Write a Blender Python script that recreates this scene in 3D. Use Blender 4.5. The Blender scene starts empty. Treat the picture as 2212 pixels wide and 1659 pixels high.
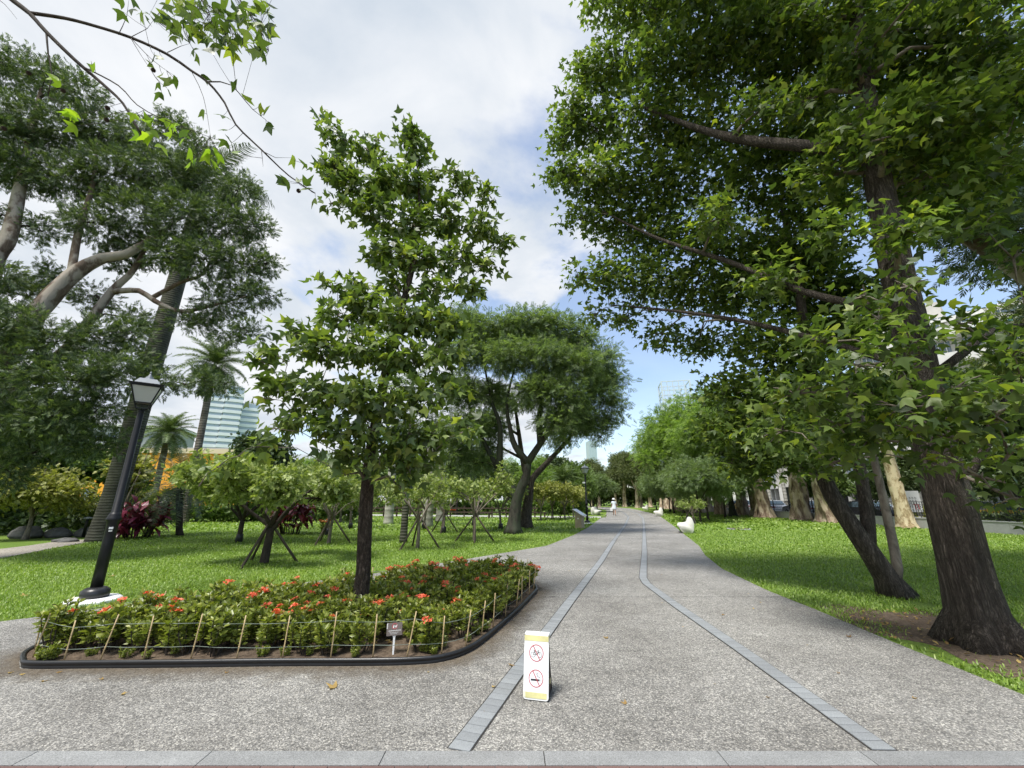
import bpy, math, random
import numpy as np
from mathutils import Vector, Matrix
from mathutils.geometry import tessellate_polygon
R = math.radians
scene = bpy.context.scene
col = scene.collection

# ------------------------------------------------------------------ camera, sky, sun, exposure
cam = bpy.data.cameras.new('camera'); cam_o = bpy.data.objects.new('camera', cam); col.objects.link(cam_o)
cam.sensor_width = 36; cam.lens = 36 * 880 / 2212; cam.clip_start = 0.05; cam.clip_end = 3000
cam_o.location = (0, 0, 1.55); cam_o.rotation_euler = (R(90) + math.atan(250 / 880), 0, 0)
scene.camera = cam_o
SUN_EL, SUN_AZ = R(64), R(215)          # azimuth measured clockwise from +Y
sd = Vector((math.sin(SUN_AZ) * math.cos(SUN_EL), math.cos(SUN_AZ) * math.cos(SUN_EL), math.sin(SUN_EL)))
world = bpy.data.worlds.new('World'); scene.world = world; world.use_nodes = True
wt = world.node_tree; wt.nodes.clear(); wl = wt.links
def wn(t, **k):
    n = wt.nodes.new(t)
    for a, b in k.items(): setattr(n, a, b)
    return n
def wmath(op, a, b=None, clamp=False):
    n = wn('ShaderNodeMath', operation=op); n.use_clamp = clamp
    for i, v in enumerate((a, b)):
        if v is None: continue
        if isinstance(v, (int, float)): n.inputs[i].default_value = v
        else: wl.new(v, n.inputs[i])
    return n.outputs[0]
sky = wn('ShaderNodeTexSky', sky_type='NISHITA', sun_disc=False, sun_elevation=SUN_EL, sun_rotation=SUN_AZ)
sky.air_density = 1.0; sky.dust_density = 1.2; sky.ozone_density = 1.0
bg_sky = wn('ShaderNodeBackground'); bg_sky.inputs[1].default_value = 0.12; wl.new(sky.outputs[0], bg_sky.inputs[0])
tc = wn('ShaderNodeTexCoord'); sep = wn('ShaderNodeSeparateXYZ'); wl.new(tc.outputs['Generated'], sep.inputs[0])
den = wmath('ADD', wmath('MAXIMUM', sep.outputs[2], 0.0), 0.22)
comb = wn('ShaderNodeCombineXYZ'); wl.new(wmath('DIVIDE', sep.outputs[0], den), comb.inputs[0]); wl.new(wmath('DIVIDE', sep.outputs[1], den), comb.inputs[1])
comb.inputs[2].default_value = 3.7
def wnoise(scale, detail, rough, off, dist=0.0):
    mp = wn('ShaderNodeMapping'); mp.inputs['Location'].default_value = off; wl.new(comb.outputs[0], mp.inputs[0])
    n = wn('ShaderNodeTexNoise'); wl.new(mp.outputs[0], n.inputs['Vector'])
    n.inputs['Scale'].default_value = scale; n.inputs['Detail'].default_value = detail; n.inputs['Roughness'].default_value = rough; n.inputs['Distortion'].default_value = dist
    return n.outputs['Fac']
CLOUD_OFF = (0.0, 0.0, 0.0)
cov = wnoise(1.5, 10, 0.55, CLOUD_OFF, 0.25)
big = wnoise(0.45, 3, 0.5, (5.3, 1.1, 0))
# cloud deck: closed to the left, breaking up to the right and low down
bias = wmath('SUBTRACT', wmath('MULTIPLY', wmath('ADD', big, -0.5), 0.45), wmath('MULTIPLY', sep.outputs[0], 0.30))
cv = wmath('ADD', wmath('ADD', cov, bias), 0.05)
mr = wn('ShaderNodeMapRange', interpolation_type='SMOOTHSTEP'); wl.new(cv, mr.inputs[0])
mr.inputs[1].default_value = 0.45; mr.inputs[2].default_value = 0.58; mr.inputs[3].default_value = 0.18; mr.inputs[4].default_value = 1.0
shade = wnoise(2.1, 8, 0.55, (2.2, 4.1, 1.0), 0.3)
cr = wn('ShaderNodeValToRGB'); wl.new(shade, cr.inputs[0])
cr.color_ramp.elements[0].position = 0.30; cr.color_ramp.elements[0].color = (0.60, 0.68, 0.78, 1)
cr.color_ramp.elements[1].position = 0.62; cr.color_ramp.elements[1].color = (0.94, 0.96, 0.99, 1)
bg_c = wn('ShaderNodeBackground'); bg_c.inputs[1].default_value = 0.47; wl.new(cr.outputs[0], bg_c.inputs[0])
mixs = wn('ShaderNodeMixShader'); wl.new(mr.outputs[0], mixs.inputs[0]); wl.new(bg_sky.outputs[0], mixs.inputs[1]); wl.new(bg_c.outputs[0], mixs.inputs[2])
wo = wn('ShaderNodeOutputWorld'); wl.new(mixs.outputs[0], wo.inputs[0])
sun = bpy.data.lights.new('sun', 'SUN'); sun.energy = 2.6; sun.angle = R(15); sun.color = (1.0, 0.96, 0.90)
sun_o = bpy.data.objects.new('sun', sun); col.objects.link(sun_o); sun_o.rotation_euler = (-sd).to_track_quat('-Z', 'Y').to_euler(); sun_o.location = (0, 0, 60)
vs = scene.view_settings; vs.view_transform = 'Standard'; vs.look = 'None'; vs.exposure = 1.12; vs.gamma = 1; vs.use_curve_mapping = False
cy = scene.cycles
cy.max_bounces = 7; cy.diffuse_bounces = 4; cy.glossy_bounces = 2; cy.transmission_bounces = 5; cy.transparent_max_bounces = 8
cy.use_adaptive_sampling = True; cy.adaptive_threshold = 0.025; cy.use_denoising = True; cy.denoiser = 'OPENIMAGEDENOISE'
cy.caustics_reflective = False; cy.caustics_refractive = False; cy.sample_clamp_indirect = 6

# ------------------------------------------------------------------ helpers
def tag(o, label=None, cat=None, group=None, kind=None):
    if label: o['label'] = label
    if cat: o['category'] = cat
    if group: o['group'] = group
    if kind: o['kind'] = kind
    return o
def empty(name, loc=(0, 0, 0), rz=0, label=None, cat=None, group=None):
    o = bpy.data.objects.new(name, None); o.empty_display_size = 0.2; col.objects.link(o)
    o.location = loc; o.rotation_euler = (0, 0, rz)
    return tag(o, label, cat, group)
def link(name, me, parent=None, loc=None, rot=None, scale=None, mat=None):
    o = bpy.data.objects.new(name, me); col.objects.link(o)
    if parent is not None: o.parent = parent
    if loc is not None: o.location = loc
    if rot is not None: o.rotation_euler = rot
    if scale is not None: o.scale = scale if hasattr(scale, '__len__') else (scale,) * 3
    if mat is not None and not me.materials: me.materials.append(mat)
    return o
def copy_tree(o, parent=None):
    c = o.copy(); col.objects.link(c); c.parent = parent
    for ch in o.children: copy_tree(ch, c)
    return c
def np_mesh(name, V, F, mat=None, smooth=False):
    """V (n,3); F (m,k) all faces with k corners"""
    V = np.asarray(V, np.float32); F = np.asarray(F, np.int32)
    me = bpy.data.meshes.new(name); n, (m, k) = len(V), F.shape
    me.vertices.add(n); me.vertices.foreach_set('co', V.ravel())
    me.loops.add(m * k); me.loops.foreach_set('vertex_index', F.ravel())
    me.polygons.add(m); me.polygons.foreach_set('loop_start', np.arange(0, m * k, k, dtype=np.int32))
    if smooth: me.polygons.foreach_set('use_smooth', np.ones(m, bool))
    me.update(calc_edges=True)
    if mat: me.materials.append(mat)
    return me
def resample(pts, radii, step):
    P = [Vector(p) for p in pts]; out = []; rr = []
    n = len(P)
    for i in range(n - 1):
        p0, p1, p2, p3 = P[max(i - 1, 0)], P[i], P[i + 1], P[min(i + 2, n - 1)]
        k = max(1, int((p2 - p1).length / step))
        for j in range(k):
            t = j / k
            out.append(0.5 * ((2 * p1) + (p2 - p0) * t + (2 * p0 - 5 * p1 + 4 * p2 - p3) * t * t + (3 * p1 - p0 - 3 * p2 + p3) * t ** 3))
            rr.append(radii[i] * (1 - t) + radii[i + 1] * t)
    out.append(P[-1]); rr.append(radii[-1])
    return out, rr
class MB:
    def __init__(s): s.v = []; s.f = []; s.m = []; s.mi = 0
    def add(s, V, F):
        b = len(s.v); s.v += [tuple(v) for v in V]; s.f += [tuple(i + b for i in f) for f in F]; s.m += [s.mi] * len(F)
    def box(s, c, d, rz=0, rx=0, ry=0):
        M = Matrix.Translation(c) @ Matrix.Rotation(rz, 4, 'Z') @ Matrix.Rotation(ry, 4, 'Y') @ Matrix.Rotation(rx, 4, 'X')
        x, y, z = d[0] / 2, d[1] / 2, d[2] / 2
        V = [M @ Vector((a * x, b * y, e * z)) for a in (-1, 1) for b in (-1, 1) for e in (-1, 1)]
        s.add(V, [(0, 1, 3, 2), (4, 6, 7, 5), (0, 4, 5, 1), (2, 3, 7, 6), (0, 2, 6, 4), (1, 5, 7, 3)]); return s
    def tube(s, pts, radii, sides=6, step=None, cap=True, fn=None):
        if not hasattr(radii, '__len__'): radii = [radii] * len(pts)
        if step: pts, radii = resample(pts, radii, step)
        pts = [Vector(p) for p in pts]; n = len(pts); V = []
        t0 = (pts[1] - pts[0]).normalized(); a = t0.orthogonal().normalized() if abs(t0.z) < .9 else Vector((1, 0, 0))
        for i, p in enumerate(pts):
            t = (pts[min(i + 1, n - 1)] - pts[max(i - 1, 0)]).normalized()
            a = (a - t * a.dot(t)).normalized(); b = t.cross(a)
            for k in range(sides):
                th = 2 * math.pi * k / sides; r = radii[i]
                if fn: r *= fn(p, th, i / (n - 1))
                V.append(p + (a * math.cos(th) + b * math.sin(th)) * r)
        Fc = [(i * sides + k, i * sides + (k + 1) % sides, (i + 1) * sides + (k + 1) % sides, (i + 1) * sides + k) for i in range(n - 1) for k in range(sides)]
        if cap: Fc += [tuple(range(sides - 1, -1, -1)), tuple((n - 1) * sides + k for k in range(sides))]
        s.add(V, Fc); return s
    def lathe(s, prof, c=(0, 0, 0), sides=16):
        V = []; n = len(prof)
        for r, z in prof:
            for k in range(sides):
                th = 2 * math.pi * k / sides; V.append((c[0] + r * math.cos(th), c[1] + r * math.sin(th), c[2] + z))
        Fc = [(i * sides + k, i * sides + (k + 1) % sides, (i + 1) * sides + (k + 1) % sides, (i + 1) * sides + k) for i in range(n - 1) for k in range(sides)]
        Fc += [tuple(range(sides - 1, -1, -1)), tuple((n - 1) * sides + k for k in range(sides))]
        s.add(V, Fc); return s
    def prism(s, poly, z0, z1, xf=None):
        """poly in xy, triangulated caps"""
        n = len(poly); V = [(x, y, z0) for x, y in poly] + [(x, y, z1) for x, y in poly]
        tri = tessellate_polygon([[Vector((x, y, 0)) for x, y in poly]])
        Fc = []
        for t in tri:
            a, b, c = t
            cr_ = (poly[b][0] - poly[a][0]) * (poly[c][1] - poly[a][1]) - (poly[b][1] - poly[a][1]) * (poly[c][0] - poly[a][0])
            if cr_ < 0: b, c = c, b
            Fc += [(a + n, b + n, c + n), (a, c, b)]
        area = sum(poly[i][0] * poly[(i + 1) % n][1] - poly[(i + 1) % n][0] * poly[i][1] for i in range(n))
        for i in range(n):
            j = (i + 1) % n
            Fc.append((i, j, j + n, i + n) if area > 0 else (j, i, i + n, j + n))
        if xf: V = [xf @ Vector(v) for v in V]
        s.add(V, Fc); return s
    def mesh(s, name, mats, smooth=False):
        me = bpy.data.meshes.new(name); me.from_pydata(s.v, [], s.f); me.update()
        for m in (mats if isinstance(mats, (list, tuple)) else [mats]): me.materials.append(m)
        if smooth or len(me.materials) > 1:
            me.polygons.foreach_set('use_smooth', [bool(smooth)] * len(s.f)); me.polygons.foreach_set('material_index', s.m)
        return me
    def build(s, name, mats, parent=None, smooth=False, bevel=0, loc=None):
        o = link(name, s.mesh(name, mats, smooth), parent, loc)
        if bevel:
            b = o.modifiers.new('bevel', 'BEVEL'); b.width = bevel; b.segments = 2; b.limit_method = 'ANGLE'
        return o

# ------------------------------------------------------------------ materials
class NT:
    def __init__(s, name):
        s.mat = bpy.data.materials.new(name); s.mat.use_nodes = True; s.t = s.mat.node_tree; s.t.nodes.clear()
        s.out = s.t.nodes.new('ShaderNodeOutputMaterial'); s._co = None
    def n(s, t, **k):
        x = s.t.nodes.new(t)
        for a, b in k.items(): setattr(x, a, b)
        return x
    def set(s, sock, v):
        if hasattr(v, 'links'): s.t.links.new(v, sock)
        elif isinstance(v, tuple) and len(v) == 3 and sock.type == 'RGBA': sock.default_value = (*v, 1)
        else: sock.default_value = v
    def co(s, scale=(1, 1, 1), kind='Object'):
        c = s.n('ShaderNodeTexCoord'); m = s.n('ShaderNodeMapping'); s.t.links.new(c.outputs[kind], m.inputs[0]); m.inputs['Scale'].default_value = scale
        return m.outputs[0]
    def noise(s, co, scale, detail=4, rough=.55, out='Fac', dist=0):
        x = s.n('ShaderNodeTexNoise'); s.set(x.inputs['Vector'], co); x.inputs['Scale'].default_value = scale; x.inputs['Detail'].default_value = detail; x.inputs['Roughness'].default_value = rough; x.inputs['Distortion'].default_value = dist
        return x.outputs[out]
    def voro(s, co, scale, feature='F1', out='Color', rnd=1):
        x = s.n('ShaderNodeTexVoronoi', feature=feature); s.set(x.inputs['Vector'], co); x.inputs['Scale'].default_value = scale; x.inputs['Randomness'].default_value = rnd
        return x.outputs[out]
    def ramp(s, f, stops, interp='LINEAR'):
        x = s.n('ShaderNodeValToRGB'); s.set(x.inputs[0], f); r = x.color_ramp; r.interpolation = interp
        while len(r.elements) < len(stops): r.elements.new(0.5)
        for e, (p, c) in zip(r.elements, stops):
            e.position = p; e.color = (*c, 1) if hasattr(c, '__len__') else (c, c, c, 1)
        return x.outputs[0]
    def mix(s, f, a, b, mode='MIX'):
        x = s.n('ShaderNodeMix', data_type='RGBA', blend_type=mode); s.set(x.inputs[0], f); s.set(x.inputs[6], a); s.set(x.inputs[7], b)
        return x.outputs[2]
    def math(s, op, a, b=0.0, clamp=False):
        x = s.n('ShaderNodeMath', operation=op); x.use_clamp = clamp; s.set(x.inputs[0], a); s.set(x.inputs[1], b); return x.outputs[0]
    def bump(s, h, strength, dist):
        x = s.n('ShaderNodeBump'); s.set(x.inputs['Height'], h); x.inputs['Strength'].default_value = strength; x.inputs['Distance'].default_value = dist; return x.outputs[0]
    def pr(s, base, rough=.6, spec=.4, metal=0, normal=None, alpha=None, **kw):
        x = s.n('ShaderNodeBsdfPrincipled'); s.set(x.inputs['Base Color'], base); s.set(x.inputs['Roughness'], rough); x.inputs['Specular IOR Level'].default_value = spec; x.inputs['Metallic'].default_value = metal
        if normal is not None: s.set(x.inputs['Normal'], normal)
        if alpha is not None: s.set(x.inputs['Alpha'], alpha)
        for a, b in kw.items(): s.set(x.inputs[a.replace('_', ' ')], b)
        return x.outputs[0]
    def end(s, sh):
        s.t.links.new(sh, s.out.inputs[0]); return s.mat
def simple(name, c, rough=.5, spec=.4, metal=0, var=.12, scale=6, bump=0):
    t = NT(name); co = t.co(); f = t.noise(co, scale, 5)
    lo = tuple(x * (1 - var) for x in c); hi = tuple(min(1, x * (1 + var)) for x in c)
    nm = t.bump(t.noise(co, scale * 8, 4), bump, .01) if bump else None
    return t.end(t.pr(t.ramp(f, [(.3, lo), (.7, hi)]), rough, spec, metal, nm))
def leaf_mat(name, dark, mid, light, trans=.35, rough=.42, spec=.45, accent=None, tcol=1.5):
    t = NT(name)
    g = t.n('ShaderNodeNewGeometry'); oi = t.n('ShaderNodeObjectInfo')
    r = t.math('FRACT', t.math('ADD', g.outputs['Random Per Island'], oi.outputs['Random']))
    stops = [(0, dark), (.5, mid), (.93, light)] + ([(1.0, accent)] if accent else [])
    c = t.ramp(r, stops)
    v = t.noise(t.co(), .9, 2)
    c = t.mix(t.math('MULTIPLY', t.math('SUBTRACT', v, .35, True), 1.2, True), c, t.mix(1.0, c, (1.25, 1.18, .8), 'MULTIPLY'))
    p = t.pr(c, rough, spec)
    tr = t.n('ShaderNodeBsdfTranslucent'); t.set(tr.inputs[0], t.mix(1.0, c, (tcol * 1.15, tcol * 1.25, tcol * .5), 'MULTIPLY'))
    m = t.n('ShaderNodeMixShader'); m.inputs[0].default_value = trans; t.t.links.new(p, m.inputs[1]); t.t.links.new(tr.outputs[0], m.inputs[2])
    return t.end(m.outputs[0])
def bark_mat(name, dark, light, scale=9, stretch=.3, bump=.8, crack=True, patch=None, dist=.03):
    t = NT(name); co = t.co((1, 1, stretch))
    a = t.noise(co, scale, 6, .65, dist=.6)
    c = t.ramp(a, [(.32, dark), (.68, light)])
    h = a
    if crack:
        w = t.mix(.35, co, t.noise(co, scale * .5, 4, .7, out='Color'))
        d = t.voro(w, scale * 1.6, 'DISTANCE_TO_EDGE', 'Distance')
        f = t.noise(t.co((1, 1, stretch * .45)), scale * 2.6, 5, .75, dist=1.2)
        k = t.math('MULTIPLY', t.ramp(d, [(0.0, .35), (.22, 1)]), t.ramp(f, [(.36, .25), (.60, 1)]))
        c = t.mix(k, tuple(x * .45 for x in dark), t.mix(1.0, c, t.ramp(f, [(.4, .75), (.75, 1.3)]), 'MULTIPLY')); h = t.math('ADD', t.math('MULTIPLY', k, .7), t.math('MULTIPLY', a, .4))
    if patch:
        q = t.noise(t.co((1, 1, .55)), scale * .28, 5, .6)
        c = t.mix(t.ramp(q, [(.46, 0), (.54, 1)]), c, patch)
    return t.end(t.pr(c, .85, .2, 0, t.bump(h, bump, dist)))

M = {}
def aggregate():
    t = NT('washed_aggregate'); co = t.co()
    w = t.mix(.02, co, t.noise(co, 60, 2, out='Color'))
    v = t.voro(w, 100, 'F1', 'Color'); sepc = t.n('ShaderNodeSeparateColor'); t.set(sepc.inputs[0], v)
    c = t.ramp(sepc.outputs[0], [(0, (.095, .095, .093)), (.28, (.18, .178, .172)), (.5, (.255, .251, .24)), (.78, (.35, .34, .32)), (1, (.52, .505, .465))])
    d = t.voro(w, 100, 'F1', 'Distance')
    c = t.mix(t.ramp(d, [(.38, 0), (.75, .75)]), c, (.12, .115, .105))
    st = t.noise(co, 7, 6, .6); c = t.mix(1.0, c, t.ramp(st, [(.3, .95), (.7, 1.28)]), 'MULTIPLY')
    st2 = t.noise(co, .55, 5, .6); c = t.mix(1.0, c, t.ramp(st2, [(.32, (.72, .71, .695)), (.62, (1.10, 1.10, 1.09))]), 'MULTIPLY')
    return t.end(t.pr(c, .8, .3, 0, t.bump(t.ramp(d, [(0, 1), (.7, 0)]), .7, .006)))
M['aggregate'] = aggregate()
def granite(name, c, amp=.25):
    t = NT(name); co = t.co(); f = t.noise(co, 160, 3, .7); g = t.noise(co, 4, 4)
    b = t.mix(1.0, t.ramp(f, [(.3, tuple(x * (1 - amp) for x in c)), (.7, tuple(x * (1 + amp) for x in c))]), t.ramp(g, [(.3, .88), (.7, 1.1)]), 'MULTIPLY')
    oi = t.n('ShaderNodeObjectInfo'); b = t.mix(1.0, b, t.ramp(oi.outputs['Random'], [(0, .86), (1, 1.1)]), 'MULTIPLY')
    return t.end(t.pr(b, .7, .35, 0, t.bump(f, .3, .003)))
M['granite'] = granite('grey_granite', (.25, .265, .275))
M['granite_pale'] = granite('pale_granite', (.235, .24, .24), .45)
M['joint'] = simple('dark_joint', (.045, .043, .04), .9, .1)
M['brick'] = granite('red_paver', (.16, .095, .085))
def lawn():
    t = NT('lawn_ground'); co = t.co(); a = t.noise(co, 26, 5, .7); b = t.noise(co, .35, 4, .6)
    c = t.ramp(a, [(.3, (.08, .135, .024)), (.7, (.21, .32, .06))])
    c = t.mix(1.0, c, t.ramp(b, [(.3, (.85, .9, .8)), (.7, (1.2, 1.12, 1.0))]), 'MULTIPLY')
    return t.end(t.pr(c, .8, .2, 0, t.bump(a, 1, .04)))
M['lawn'] = lawn()
M['grass'] = leaf_mat('grass_blade', (.12, .195, .035), (.19, .30, .052), (.28, .39, .085), .33, .42, .4, (.36, .43, .17), 1.1)
def soil():
    t = NT('bare_soil'); co = t.co(); a = t.noise(co, 22, 6, .7); b = t.noise(co, 2.5, 4)
    c = t.ramp(a, [(.3, (.06, .043, .032)), (.72, (.21, .16, .115))]); c = t.mix(1.0, c, t.ramp(b, [(.3, .8), (.7, 1.15)]), 'MULTIPLY')
    return t.end(t.pr(c, .92, .12, 0, t.bump(a, .9, .02)))
M['soil'] = soil()
def stain():
    t = NT('dirt_stain'); co = t.co(); a = t.noise(co, 5, 5, .65); at = t.n('ShaderNodeAttribute', attribute_name='edge')
    al = t.math('MULTIPLY', t.ramp(t.math('ADD', at.outputs['Fac'], t.math('MULTIPLY', t.math('SUBTRACT', a, .5), .9)), [(.25, 0), (.95, .75)]), 1.0)
    return t.end(t.pr(t.ramp(t.noise(co, 30, 4), [(.3, (.10, .078, .055)), (.7, (.21, .175, .13))]), .9, .15, alpha=al))
M['stain'] = stain()
M['gravel'] = simple('pale_gravel', (.36, .33, .28), .9, .1, var=.5, scale=30, bump=.8)
M['asphalt'] = simple('asphalt', (.06, .06, .062), .85, .2, var=.2, scale=3)
M['paving'] = simple('pale_paving', (.36, .36, .34), .8, .2, var=.12, scale=2)
M['concrete'] = simple('grey_concrete', (.33, .34, .34), .85, .2, var=.15, scale=2.5, bump=.2)
M['terrazzo'] = granite('white_terrazzo', (.62, .61, .57), .14)
M['black_metal'] = simple('black_metal', (.010, .011, .013), .45, .3, 0, .25, 5)
M['grey_metal'] = simple('grey_metal', (.20, .22, .24), .4, .5, .3, .1)
M['plastic'] = simple('black_plastic', (.02, .021, .023), .35, .5, 0, .2)
M['white'] = simple('white_paint', (.76, .77, .76), .55, .4, 0, .04)
M['paper'] = simple('white_paper', (.72, .74, .76), .5, .3, 0, .03, 3)
M['tape'] = simple('yellowed_tape', (.60, .57, .28), .4, .4, 0, .22, 9)
M['tape_clear'] = simple('clear_tape', (.70, .70, .56), .35, .45, 0, .1, 9)
M['red_print'] = simple('red_print', (.42, .07, .08), .5, .3, 0, .06)
M['black_print'] = simple('black_print', (.02, .02, .024), .5, .3)
M['taupe'] = simple('taupe_board', (.13, .11, .10), .5, .3, 0, .08)
M['frost'] = NT('frosted_pane').end  # replaced below
t = NT('frosted_pane'); M['frost'] = t.end(t.pr((.62, .66, .60), .35, .5, Transmission_Weight=.25))
t = NT('tower_glass'); M['tower_glass'] = t.end(t.pr((.34, .41, .49), .2, .5))
M['tower_white'] = simple('tower_white', (.72, .75, .79), .7, .2, 0, .03, .2)
t = NT('window_glass'); M['glass'] = t.end(t.pr((.10, .15, .19), .08, .8, Metallic=.25)) if False else t.end(t.pr((.11, .16, .20), .1, .8))
M['bamboo'] = simple('bamboo', (.45, .34, .18), .5, .4, 0, .25, 14)
M['wire'] = simple('grey_green_wire', (.20, .24, .20), .5, .4)
M['stake_wood'] = bark_mat('stake_wood', (.045, .036, .028), (.14, .115, .09), 14, .2, .4, False)
M['wood_dark'] = simple('dark_wood', (.06, .045, .035), .7, .2, 0, .3, 8)
M['bark_sweet'] = bark_mat('sweetgum_bark', (.075, .062, .052), (.30, .255, .215), 12, .20, 1.0, True, None, .05)
M['bark_plate'] = bark_mat('plated_bark', (.075, .058, .046), (.34, .27, .21), 13, .4, 1.2, True, None, .045)
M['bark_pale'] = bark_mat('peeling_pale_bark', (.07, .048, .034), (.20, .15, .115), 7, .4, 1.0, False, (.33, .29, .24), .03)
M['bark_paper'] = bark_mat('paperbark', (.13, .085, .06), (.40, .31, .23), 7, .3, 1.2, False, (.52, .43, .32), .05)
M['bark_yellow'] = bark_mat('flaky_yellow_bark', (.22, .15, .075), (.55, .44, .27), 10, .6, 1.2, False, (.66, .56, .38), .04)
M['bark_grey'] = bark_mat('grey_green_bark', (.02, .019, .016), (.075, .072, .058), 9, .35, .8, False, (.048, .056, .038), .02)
M['bark_twig'] = bark_mat('twig_bark', (.09, .075, .06), (.26, .23, .19), 10, .4, .4, False)
M['bark_dark'] = bark_mat('dark_twig_bark', (.022, .018, .015), (.075, .062, .05), 10, .4, .5, False)
def palm_bark(name, a, b, rings):
    t = NT(name); co = t.co(); s_ = t.n('ShaderNodeSeparateXYZ'); t.set(s_.inputs[0], co)
    w = t.math('SINE', t.math('ADD', t.math('MULTIPLY', s_.outputs[2], rings), t.math('MULTIPLY', t.noise(co, 3, 3), 4)))
    c = t.mix(t.ramp(w, [(.3, 0), (.9, .6)]), t.ramp(t.noise(co, 2.2, 5), [(.3, a), (.7, b)]), tuple(x * .5 for x in a))
    return t.end(t.pr(c, .85, .2, 0, t.bump(w, .4, .02)))
M['bark_royal'] = palm_bark('ringed_palm_bark', (.05, .05, .04), (.125, .125, .095), 60)
M['bark_phoenix'] = palm_bark('rough_palm_bark', (.10, .085, .07), (.26, .23, .19), 34)
M['bark_bottle'] = palm_bark('pale_palm_bark', (.32, .31, .27), (.50, .49, .44), 14)
LM = {}
LM['sweet'] = leaf_mat('sweetgum_leaf', (.046, .078, .024), (.088, .138, .038), (.175, .235, .06), .42, .42, .4, (.28, .33, .045))
LM['young'] = leaf_mat('young_sweetgum_leaf', (.052, .085, .028), (.098, .152, .044), (.19, .255, .065), .38, .4, .5, (.34, .40, .07))
LM['lime'] = leaf_mat('lime_sweetgum_leaf', (.14, .24, .03), (.2, .31, .035), (.27, .38, .04), .45, .4, .4)
LM['olive'] = leaf_mat('narrow_grey_green_leaf', (.036, .060, .028), (.068, .104, .048), (.14, .185, .085), .26, .5, .25)
LM['rain'] = leaf_mat('feathery_leaf', (.07, .112, .052), (.125, .18, .085), (.22, .28, .135), .34, .45, .4, (.20, .30, .04))
LM['row'] = leaf_mat('grey_green_feathery_leaf', (.075, .115, .055), (.13, .185, .085), (.22, .29, .135), .3, .5, .35)
LM['ixora'] = leaf_mat('ixora_leaf', (.095, .125, .024), (.19, .235, .042), (.31, .345, .07), .28, .36, .5, (.38, .38, .13))
LM['plum'] = leaf_mat('pale_green_leaf', (.13, .18, .055), (.23, .29, .09), (.36, .41, .16), .28, .45, .4)
LM['gold'] = leaf_mat('yellow_green_leaf', (.12, .14, .04), (.22, .24, .065), (.35, .35, .11), .3, .5, .3)
LM['wood'] = leaf_mat('wood_leaf', (.045, .082, .022), (.085, .145, .035), (.17, .24, .06), .25, .5, .35)
LM['dark'] = leaf_mat('dark_wood_leaf', (.035, .06, .024), (.065, .105, .04), (.12, .165, .065), .2, .45, .4)
LM['bright'] = leaf_mat('bright_wood_leaf', (.085, .15, .035), (.15, .24, .055), (.25, .34, .09), .35, .5, .35)
LM['mela'] = leaf_mat('paperbark_leaf', (.045, .065, .022), (.085, .115, .038), (.165, .19, .065), .2, .5, .35)
LM['frond'] = leaf_mat('palm_frond', (.045, .075, .028), (.085, .13, .05), (.16, .21, .09), .2, .5, .3)
LM['frond_dark'] = leaf_mat('cycad_frond', (.03, .055, .024), (.055, .09, .04), (.11, .15, .075), .12, .35, .55)
LM['dead'] = leaf_mat('dry_frond', (.13, .095, .05), (.22, .165, .09), (.32, .25, .14), .15, .7, .2)
LM['ti'] = leaf_mat('red_ti_leaf', (.05, .012, .022), (.14, .022, .045), (.34, .05, .11), .18, .35, .5, (.40, .12, .15), 1.2)
LM['flower'] = leaf_mat('orange_red_petal', (.62, .10, .055), (.78, .16, .085), (.85, .26, .15), .25, .5, .3, None, 1.0)
LM['litter'] = leaf_mat('dry_leaf', (.14, .085, .04), (.28, .18, .07), (.45, .33, .12), .2, .6, .3)

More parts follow.
